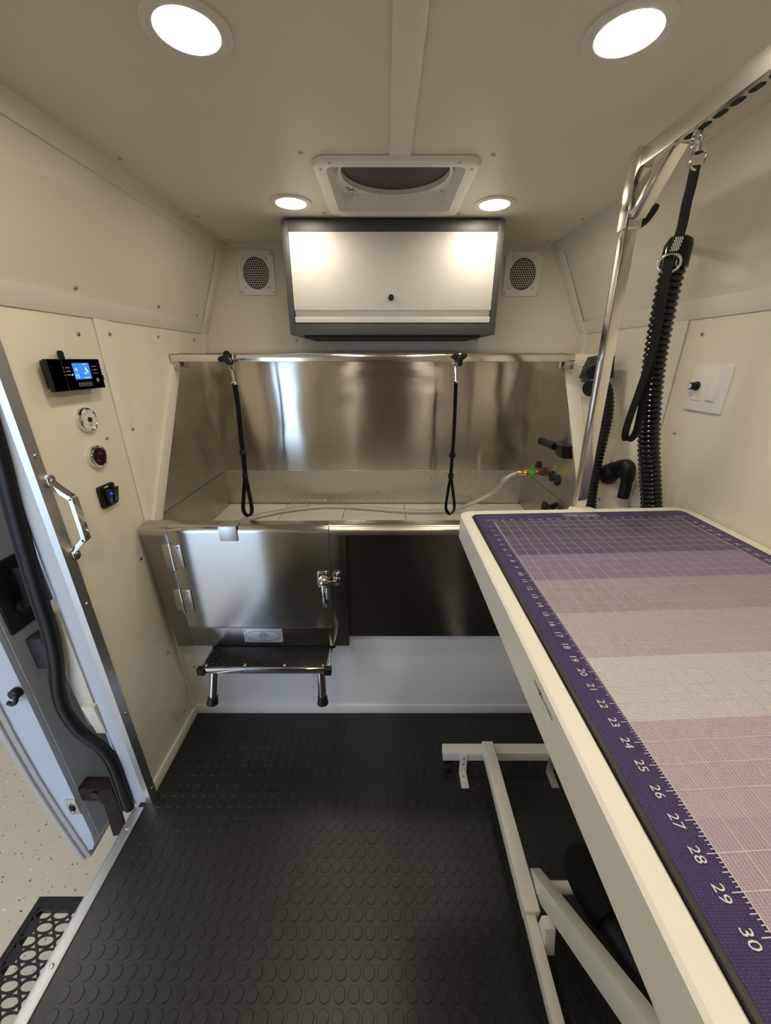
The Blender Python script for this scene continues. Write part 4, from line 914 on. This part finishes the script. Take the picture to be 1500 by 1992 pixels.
# big dryer hose hanging on the right wall
t = thing('dryer_hose', (0.79, 1.13, 1.0), 'large black corrugated dryer hose hanging behind the grooming loop', 'hose')
yh = 1.135
cp = [on_plane(u, v, (0, yh, 0), (0, 1, 0)) for u, v in [(1316, 497), (1300, 560), (1284, 640), (1271, 720), (1264, 800), (1262, 870), (1265, 930), (1268, 1000), (1268, 1060)]]
obj('hose', corrugated(spline(cp, 10), 0.0300, 0.0150, 0.20), 'black_gloss', t)
n0 = on_plane(1320, 478, (0, yh, 0), (0, 1, 0)); n1 = cp[1]
m = MB(); m.tube([n0 + Vector((.004, .0, .022)), n0 + Vector((.003, 0, .014)), n0, cp[0] * .6 + n1 * .4], [0.012, 0.026, 0.0315, 0.0315], 20); obj('cuff', m, 'black_gloss', t)
hkp = on_plane(1322, 482, (XR, 1, ZM), nr)
m = MB(); m.tube([n0, hkp], 0.008, 8); m.lathe([(.016, 0), (.014, .006)], hkp, nr, 16); obj('wall_hook', m, 'black_plastic', t)
# second hose with nozzle and holder on the chase
t = thing('vacuum_hose', (0.8, 1.4, 1.0), 'slim black corrugated hose with nozzle behind the arm post', 'hose')
cp = [on_plane(u, v, (0, y, 0), (0, 1, 0)) for u, v, y in [(1158, 752, 1.50), (1170, 745, 1.485), (1181, 760, 1.47), (1182, 800, 1.445), (1172, 850, 1.41), (1160, 900, 1.37), (1151, 950, 1.32), (1147, 1000, 1.27), (1147, 1050, 1.22)]]
obj('hose', corrugated(spline(cp, 10), 0.0215, 0.0140, 0.20, 16), 'black_rubber', t)
c0 = cp[0]
m = MB(); m.tube([c0 + Vector((.02, 0, .004)), c0 + Vector((-.012, -.01, -.002)), c0 + Vector((-.018, -.012, -.003)), c0 + Vector((-.03, -.02, -.006))], [.024, .026, .029, .029], 18); obj('nozzle', m, 'black_rubber', t)
m = MB(); m.tube([c0 + Vector((-.016, -.011, -.002)), c0 + Vector((-.022, -.014, -.004))], .0296, 18); obj('nozzle_band', m, 'print_grey', t)
hb = on_plane(1150, 718, (0, 1.56, 0), (0, 1, 0))
t2 = thing('nozzle_holder', (hb.x, 1.58, hb.z - .05), 'black plastic nozzle holder on the chase beside the rail end', 'holder')
m = MB(); m.hexa([(hb.x - .02, 1.50, hb.z - .035), (hb.x + .06, 1.50, hb.z - .03), (hb.x + .06, 1.62, hb.z - .03), (hb.x - .02, 1.62, hb.z - .035), (hb.x - .004, 1.52, hb.z + .01), (hb.x + .06, 1.52, hb.z + .05), (hb.x + .06, 1.645, hb.z + .05), (hb.x + .02, 1.645, hb.z + .045)]); obj('body', m, 'black_plastic', t2, bevel=0.005)
m = MB(); m.lathe([(.026, 0), (.027, .02), (.024, .024)], (hb.x - .006, 1.525, hb.z - .006), (-.5, -1, -.2), 18); obj('socket', m, 'black_rubber', t2)
m = MB(); m.box(hb.x - .030, hb.x + .02, 1.505, 1.56, hb.z - .047, hb.z - .037); obj('lip', m, 'black_plastic', t2, bevel=0.002)
# elbow nozzle
eb = on_plane(1187, 920, chz(.8, 1) + nch * .03, nch)
t = thing('elbow_nozzle', (eb.x, eb.y, eb.z), 'black rubber elbow nozzle pointing down from the chase', 'nozzle')
e2 = on_plane(1212, 968, (0, 1.285, 0), (0, 1, 0)); ekn = on_plane(1222, 908, (0, 1.285, 0), (0, 1, 0)); e1 = on_plane(1205, 908, (0, 1.325, 0), (0, 1, 0)); 
m = MB(); m.tube(spline([eb + Vector((.006, -.01, .002)), e1, ekn, ekn * .55 + e2 * .45 + Vector((.004, 0, 0)), e2], 7), [0.024] * 8 + [0.0225] * 13 + [0.0195] * 8, 18, caps=False); obj('elbow', m, 'black_rubber', t)
d_ = (e1 - eb).normalized()
m = MB(); m.tube([eb - d_ * .02, eb - d_ * .016, eb + d_ * .026, eb + d_ * .03], [.037, .038, .031, .029], 22); obj('cuff', m, 'black_rubber', t)
m = MB(); m.lathe([(.0175, 0), (.0175, .001)], e2 + Vector((0, 0, .004)), (e2 - ekn), 18); obj('bore_shade', m, 'vent_dark', t)  # dark disc in the elbow mouth stands in for shade inside

# ================================================================== GROOMING TABLE
tb = thing('grooming_table', (0.555, 0.4, 0.0), 'white electric grooming table with lift frame on the right', 'table')
SH = 0.05
def sy(x, y): return y + SH * (x - 0.214)
TX0, TX1, TY0, TY1 = 0.214, 0.899, -0.235, 1.027
m = MB()
rings = []
for (i0, z, r) in ((0.0, TZ - .070, .03), (0.0, TZ - .004, .03), (0.004, TZ, .028), (0.027, TZ, .012), (0.030, TZ - .003, .012), (0.030, TZ - .014, .012)):
    rings.append([(x, sy(x, y), z) for x, y in rrect(TX0 + i0, TX1 - i0, TY0 + i0, TY1 - i0, r, 6)])
n = len(rings[0]); vs = [p_ for r_ in rings for p_ in r_]; fs = [tuple(range(n - 1, -1, -1)), tuple(range((len(rings) - 1) * n, len(rings) * n))]
for i in range(len(rings) - 1):
    for k in range(n): fs.append((i * n + k, i * n + (k + 1) % n, (i + 1) * n + (k + 1) % n, (i + 1) * n + k))
m.add(vs, fs); tf = obj('table_frame', m, 'powder_white', tb, angle=25)
m = MB(); cb_ = (0.583, sy(.583, TY1)); m.prism([(cb_[0] - .045, cb_[1] - .005), (cb_[0] - .03, cb_[1] + .02), (cb_[0] + .03, cb_[1] + .02), (cb_[0] + .045, cb_[1] - .005)], lambda u, v, w_: (u, v, w_), TZ - .06, TZ - .001); obj('clamp_lug', m, 'powder_white', tb, bevel=0.002)
# side lettering PAW (paw) BROTHERS on the long edge
m = MB(); xs = TX0 - .0004
yA = on_plane(1041, 1331, (TX0, 0, 0), (1, 0, 0)); yB_ = on_plane(1073, 1392, (TX0, 0, 0), (1, 0, 0))
zt = (yA.z + yB_.z) / 2; L_ = yA.y - yB_.y
text_mb(m, 'PAW', L_ * .155, (xs, yA.y - L_ * .115, zt), (0, -1, 0), (0, 0, 1), 0)
text_mb(m, 'BROTHERS', L_ * .155, (xs, yA.y - L_ * .70, zt), (0, -1, 0), (0, 0, 1), 0)
def disc(mb, y, z, ry, rz, n=12): mb.add([(xs, y + ry * math.cos(2 * math.pi * k / n), z + rz * math.sin(2 * math.pi * k / n)) for k in range(n)], [tuple(range(n))])
yc = yA.y - L_ * .315; s_ = L_ * .03
disc(m, yc, zt - s_ * .8, s_ * 1.3, s_ * 1.2)
for dy, dz in ((-1.7, .6), (-.6, 1.7), (.6, 1.7), (1.7, .6)): disc(m, yc + dy * s_, zt + dz * s_, s_ * .5, s_ * .7)
obj('side_lettering', m, 'print_black', tf)
m = MB(); text_mb(m, 'PROFESSIONAL', L_ * .075, (xs, yA.y - L_ * .46, zt - L_ * .17), (0, -1, 0), (0, 0, 1), 0); obj('side_tagline', m, 'print_grey', tf)
# mat
UN = 0.02638; GY0 = 0.938 - SH * (0.295 - 0.214)      # row n lies at y = GY0 - n*UN (sheared with x)
GX0, GX1 = 0.295, 0.817
MX0, MX1 = 0.2455, 0.8675
MY1, MY0 = TY1 - 0.0305, TY0 + .0345
m = MB(); m.prism([(x, sy(x, y)) for x, y in rrect(MX0, MX1, MY0, MY1, .018, 6)], lambda u, v, w_: (u, v, w_), TZ - .0145, TZ + .0015)
mt = thing('grooming_mat', (0.556, 0.38, TZ - .0145), 'purple and mauve gridded rubber mat lying on the table', 'mat')
obj('mat_base', m, 'mat_edge', mt, bevel=0.002)
m = MB()
def quad(mb, x0, x1, y0, y1, z, mi=0): mb.add([(x0, sy(x0, y0), z), (x1, sy(x1, y0), z), (x1, sy(x1, y1), z), (x0, sy(x0, y1), z)], [(0, 1, 2, 3)], mi)
m.add([(x, sy(x, y), TZ + .0018) for x, y in rrect(MX0 + .006, MX1 - .006, MY0 + .006, MY1 - .005, .015, 6)], [tuple(range(28))], 0); obj('border', m, 'mat_border', mt)
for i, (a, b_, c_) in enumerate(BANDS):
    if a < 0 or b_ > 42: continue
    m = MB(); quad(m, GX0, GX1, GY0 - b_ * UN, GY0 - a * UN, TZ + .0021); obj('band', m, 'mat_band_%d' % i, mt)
m = MB(); LW = 0.0010; zl = TZ + .0024; NC = 20; CW = (GX1 - GX0) / NC
for i in range(NC + 1):
    x = GX0 + i * CW; lw = LW * (1.3 if i in (0, NC) else .8)
    quad(m, x - lw / 2, x + lw / 2, GY0 - 42 * UN, GY0, zl)
for j in range(43):
    y = GY0 - j * UN
    if j in (0, 42) or (j % 4 != 3): quad(m, GX0, GX1, y - LW * .4, y + LW * .4, zl + .0001)
for j in range(42 * 8 + 1):
    y = GY0 - j * UN / 8; ln = .010 if j % 8 == 0 else .007 if j % 4 == 0 else .004
    quad(m, GX0 - ln, GX0, y - .0004, y + .0004, zl); quad(m, GX1, GX1 + ln, y - .0004, y + .0004, zl)
for i in range(NC * 4 + 1):
    x = GX0 + i * CW / 4; ln = .008 if i % 4 == 0 else .004
    quad(m, x - .0004, x + .0004, GY0, GY0 + ln, zl)
obj('grid_lines', m, 'mat_line', mt)
m = MB()
for j in range(1, 42):
    y = GY0 - j * UN; x = GX0 - .019; text_mb(m, str(j), .0140, (x, sy(x, y), zl), (0, -1, 0), (1, 0, 0), 0)
    x = GX1 + .020; text_mb(m, str(42 - j), .0140, (x, sy(x, y), zl), (0, 1, 0), (-1, 0, 0), 0)
for i in range(1, NC):
    x = GX1 - i * CW; y = GY0 + .0155; text_mb(m, str(i), .0125, (x, sy(x, y), zl), (-1, 0, 0), (0, -1, 0), 0)
text_mb(m, 'INCHES', .0095, (GX0 - .004, sy(GX0, GY0 + .0155), zl), (-1, 0, 0), (0, -1, 0), 0)
text_mb(m, 'INCHES', .0095, (GX1 + .006, sy(GX1, GY0 + .0155), zl), (-1, 0, 0), (0, -1, 0), 0)
obj('ruler_numbers', m, 'print_white', mt, kind='stuff')
m = MB(); lgx = 0.551; lgy = sy(lgx, GY0 + .037)
text_mb(m, 'SAFE-T-GRID', .0150, (lgx, lgy, zl), (-1, 0, 0), (0, -1, 0), 0)
o1 = rrect(lgx - .048, lgx + .048, lgy - .011, lgy + .011, .004, 4); o2 = rrect(lgx - .0468, lgx + .0468, lgy - .0098, lgy + .0098, .003, 4); n = len(o1)
m.add([(x, y, zl) for x, y in o1 + o2], [(k, (k + 1) % n, n + (k + 1) % n, n + k) for k in range(n)])
obj('mat_logo', m, 'print_white', mt)
# lift frame under the table
PW = 'powder_white'
m = MB(); m.box(0.215, 0.86, 0.967, 1.006, 0.060, 0.100); obj('cross_bar', m, PW, tb, bevel=0.002)
m = MB(); m.box(0.356, 0.397, 0.517, 0.985, 0.100, 0.142); obj('base_rail', m, PW, tb, bevel=0.004)
m = MB(); m.box(0.360, 0.386, -0.20, 0.530, 0.092, 0.128); obj('inner_rail', m, PW, tb, bevel=0.003)
m = MB(); m.box(0.70, 0.74, -0.20, 0.985, 0.100, 0.142); obj('base_rail', m, PW, tb, bevel=0.004)
m = MB(); m.box(0.215, 0.86, -0.24, -0.20, 0.060, 0.100); obj('cross_bar', m, PW, tb, bevel=0.002)
m = MB(); m.hexa([(0.387, .455, .098), (0.413, .455, .098), (0.413, .505, .098), (0.387, .505, .098), (0.387, .475, .170), (0.413, .475, .170), (0.413, .500, .170), (0.387, .500, .170)]); obj('stop_block', m, PW, tb, bevel=0.002)
m = MB(); m.bar((0.417, 0.592, 0.115), (0.417, -0.14, 0.86), 0.030, 0.055); obj('lift_arm', m, PW, tb, bevel=0.003)
m = MB(); m.bar((0.72, 0.592, 0.17), (0.72, -0.14, 0.86), 0.030, 0.055); obj('lift_arm', m, PW, tb, bevel=0.003)
m = MB(); m.box(0.33, 0.78, -0.20, 0.80, 0.93, 0.975); obj('top_carriage', m, PW, tb, bevel=0.003)
m = MB(); m.tube([(0.40, 0.562, 0.150), (0.735, 0.562, 0.150)], 0.014, 16); obj('tie_rod', m, PW, tb)
m = MB(); m.tube([(0.505, 0.535, 0.225), (0.515, 0.40, 0.285), (0.55, 0.05, 0.46)], 0.040, 20); mo = obj('actuator', m, 'black_rubber', tb)
m = MB(); m.tube(spline([(0.508, 0.575, 0.225), (0.508, 0.555, 0.245), (0.508, 0.50, 0.27), (0.512, 0.44, 0.285)], 4), [.030, .040, .047, .050, .052, .053, .053, .052, .050, .048, .046, .045, .043], 18); obj('actuator_boot', m, 'black_webbing', mo)
for x, lx_ in ((0.238, 0.291), (0.838, 0.62)):
    m = MB(); m.lathe([(.018, -.011), (.021, -.008), (.021, .008), (.018, .011)], (x, 0.975, 0.0225), (1, 0, 0), 20); m.box(x - .014, x + .014, .968, .990, .036, .050); m.tube([(x, .98, .045), (x, .98, .062)], .005, 8); obj('caster', m, 'black_plastic', tb)
    m = MB(); m.lathe([(.018, -.011), (.021, -.008), (.021, .008), (.018, .011)], (x, -0.22, 0.0225), (1, 0, 0), 20); m.box(x - .014, x + .014, -.235, -.205, .036, .050); m.tube([(x, -.22, .045), (x, -.22, .062)], .005, 8); obj('caster', m, 'black_plastic', tb)
    m = MB(); a, b_ = lx_ - .0135, lx_ + .0135
    m.prism([(.967, .080), (.967, .093), (.963, .093), (.963, .030), (.9585, .006), (.905, .006), (.905, .0015), (.963, .0015), (.967, .010)], yzx, a, b_); br = obj('floor_bracket', m, 'aluminium_matte' if x > .5 else PW, tb, bevel=0.0006)
    screws(br, [(lx_, .963, .078), (lx_, .963, .048)], (0, -1, 0), 'bolt', RIVET); screws(br, [(lx_, .945, .006), (lx_, .918, .006)], (0, 0, 1), 'bolt', RIVET)

# ================================================================== GROOMING ARM AND LOOP
ga = thing('grooming_stand', (0.566, 1.048, TZ), 'chrome square-tube grooming arm clamped to the far table edge', 'grooming stand')
PXa, PYa = 0.566, 1.048
def sq_tube(mb, a, b, wd, up=(0, 0, 1)): return mb.bar(a, b, wd, wd, up)
m = MB(); sq_tube(m, (0.585, 1.068, TZ - .05), (0.558, 1.053, 1.80), 0.0285, (0, 1, 0)); obj('post', m, 'steel_tube', ga, bevel=0.003)
m = MB(); sq_tube(m, (0.5598, 1.0515, 1.727), (0.5565, 1.053, 1.872), 0.036, (0, 1, 0)); obj('sleeve', m, 'steel_tube', ga, bevel=0.002)
ar0 = Vector((0.565, 1.034, 1.853)); ar1 = Vector((0.580, 0.05, 1.856)); ad = (ar1 - ar0).normalized()
m = MB(); m.bar(ar0, ar1, 0.034, 0.034); arm = obj('arm', m, 'steel_brushed', ga, bevel=0.0012)
m = MB(); m.bar((0.562, 1.030, 1.748), (0.569, 0.945, 1.842), 0.030, 0.018, (0, 1, 1)); obj('brace', m, 'steel_tube', ga, bevel=0.0015)
sid = ad.cross(Vector((0, 0, 1))).normalized(); dn = ad.cross(sid).normalized()
if dn.z > 0: dn = -dn
for k in range(22):
    c_ = ar0 + ad * (0.120 + 0.0335 * k) + dn * 0.0172
    pts = [(u, v) for u, v in rrect(-.0125, .0125, -.006, .006, .0059, 5)]
    m = MB(); m.add([c_ + ad * u + sid * v for u, v in pts] + [c_ + ad * u + sid * v + dn * .0003 for u, v in pts], [tuple(range(len(pts))), tuple(range(len(pts), 2 * len(pts)))] + [(i, (i + 1) % len(pts), len(pts) + (i + 1) % len(pts), len(pts) + i) for i in range(len(pts))])
    obj('slot_shade', m, 'vent_dark', arm)  # dark plate under the arm stands in for shade inside the hole
m = MB(); m.tube(spline([(0.572, 1.055, 1.735), (0.595, 1.055, 1.745), (0.615, 1.055, 1.775)], 4), [.006, .007, .008, .008, .008, .008, .008, .008, .006], 10); obj('clamp_lever', m, 'black_plastic', ga)
m = MB(); m.box(0.564, 0.606, 1.0665, 1.092, TZ - .055, TZ - .006); obj('socket', m, 'steel_tube', ga, bevel=0.003)
# loop
hk0 = ar0 + ad * 0.138 + dn * 0.0172
LY = hk0.y
gp = thing('grooming_loop', (hk0.x, LY, 1.25), 'black nylon grooming loop hanging from the chrome arm', 'grooming loop')
def lp(u, v): return on_plane(u, v, (0, LY, 0), (0, 1, 0))
h0, h1 = lp(1366, 252), lp(1357, 300)
m = MB(); m.tube([hk0 + Vector((.0, .010 * math.cos(a), .012 * math.sin(a) - .010)) for a in [k * math.pi / 8 for k in range(16)]], 0.0030, 8, closed=True)
m.tube([h0 + Vector((0, 0, .01)), h0 * .5 + h1 * .5, h1 + Vector((0, 0, .012))], [.0055, .0065, .0050], 10); m.bar(h0 * .6 + h1 * .4, h0 * .6 + h1 * .4 + Vector((.022, -.004, .008)), .004, .004)
m.lathe([(.0085, 0), (.0085, .012), (.006, .014)], h1 + Vector((0, 0, .002)), (0, 0, 1), 14)
sn = obj('snap_hook', m, 'chrome', gp)
m = MB(); rc = lp(1357, 310); m.tube([rc + Vector((.0135 * math.sin(a), 0, .016 * math.cos(a))) for a in [k * math.pi / 10 for k in range(20)]], .0026, 8, closed=True); obj('swivel_ring', m, 'chrome', gp)
up = [lp(1353, 322), lp(1345, 360), lp(1336, 395), lp(1327, 440), lp(1319, 465)]
m = MB(); m.ribbon(spline(up, 6), (1, -.25, 0), .0165, .004); obj('webbing', m, 'black_webbing', gp)
m = MB(); m.ribbon([lp(1318, 462) + Vector((0, -.003, 0)), lp(1306, 490) + Vector((0, -.003, 0))], (1, -.25, 0), .0160, .004); sw = obj('stitched_tab', m, 'black_webbing', gp)
st_ = MB(); a, b_ = lp(1318, 462) + Vector((0, -.0056, 0)), lp(1306, 490) + Vector((0, -.0056, 0))
for i in range(9):
    c_ = a + (b_ - a) * ((i + .5) / 9); off = Vector((1, -.25, 0)).normalized()
    for k in (-1.5, -.5, .5, 1.5):
        q_ = c_ + off * (k * .0038 + (.0019 if i % 2 else 0)); st_.box(q_.x - .0011, q_.x + .0011, q_.y - .0004, q_.y, q_.z - .0013, q_.z + .0013)
obj('reflective_stitching', st_, 'reflect_stitch', sw)
m = MB(); rc = lp(1302, 512); m.tube([rc + Vector((.0175 * math.sin(a), -.008 * math.sin(a), .0165 * math.cos(a))) for a in [k * math.pi / 12 for k in range(24)]], .0023, 8, closed=True); obj('slip_ring', m, 'chrome', gp)
lo = [lp(1300, 505), lp(1284, 600), lp(1266, 690), lp(1243, 760), lp(1222, 820), lp(1216, 848), lp(1222, 856), lp(1237, 842), lp(1251, 785), lp(1267, 710), lp(1286, 610), lp(1303, 510)]
m = MB(); m.ribbon(spline([q_ + Vector((0, -.004 + .0007 * i, 0)) for i, q_ in enumerate(lo)], 6), (.75, -.66, 0), .0145, .004); obj('loop', m, 'black_webbing', gp)
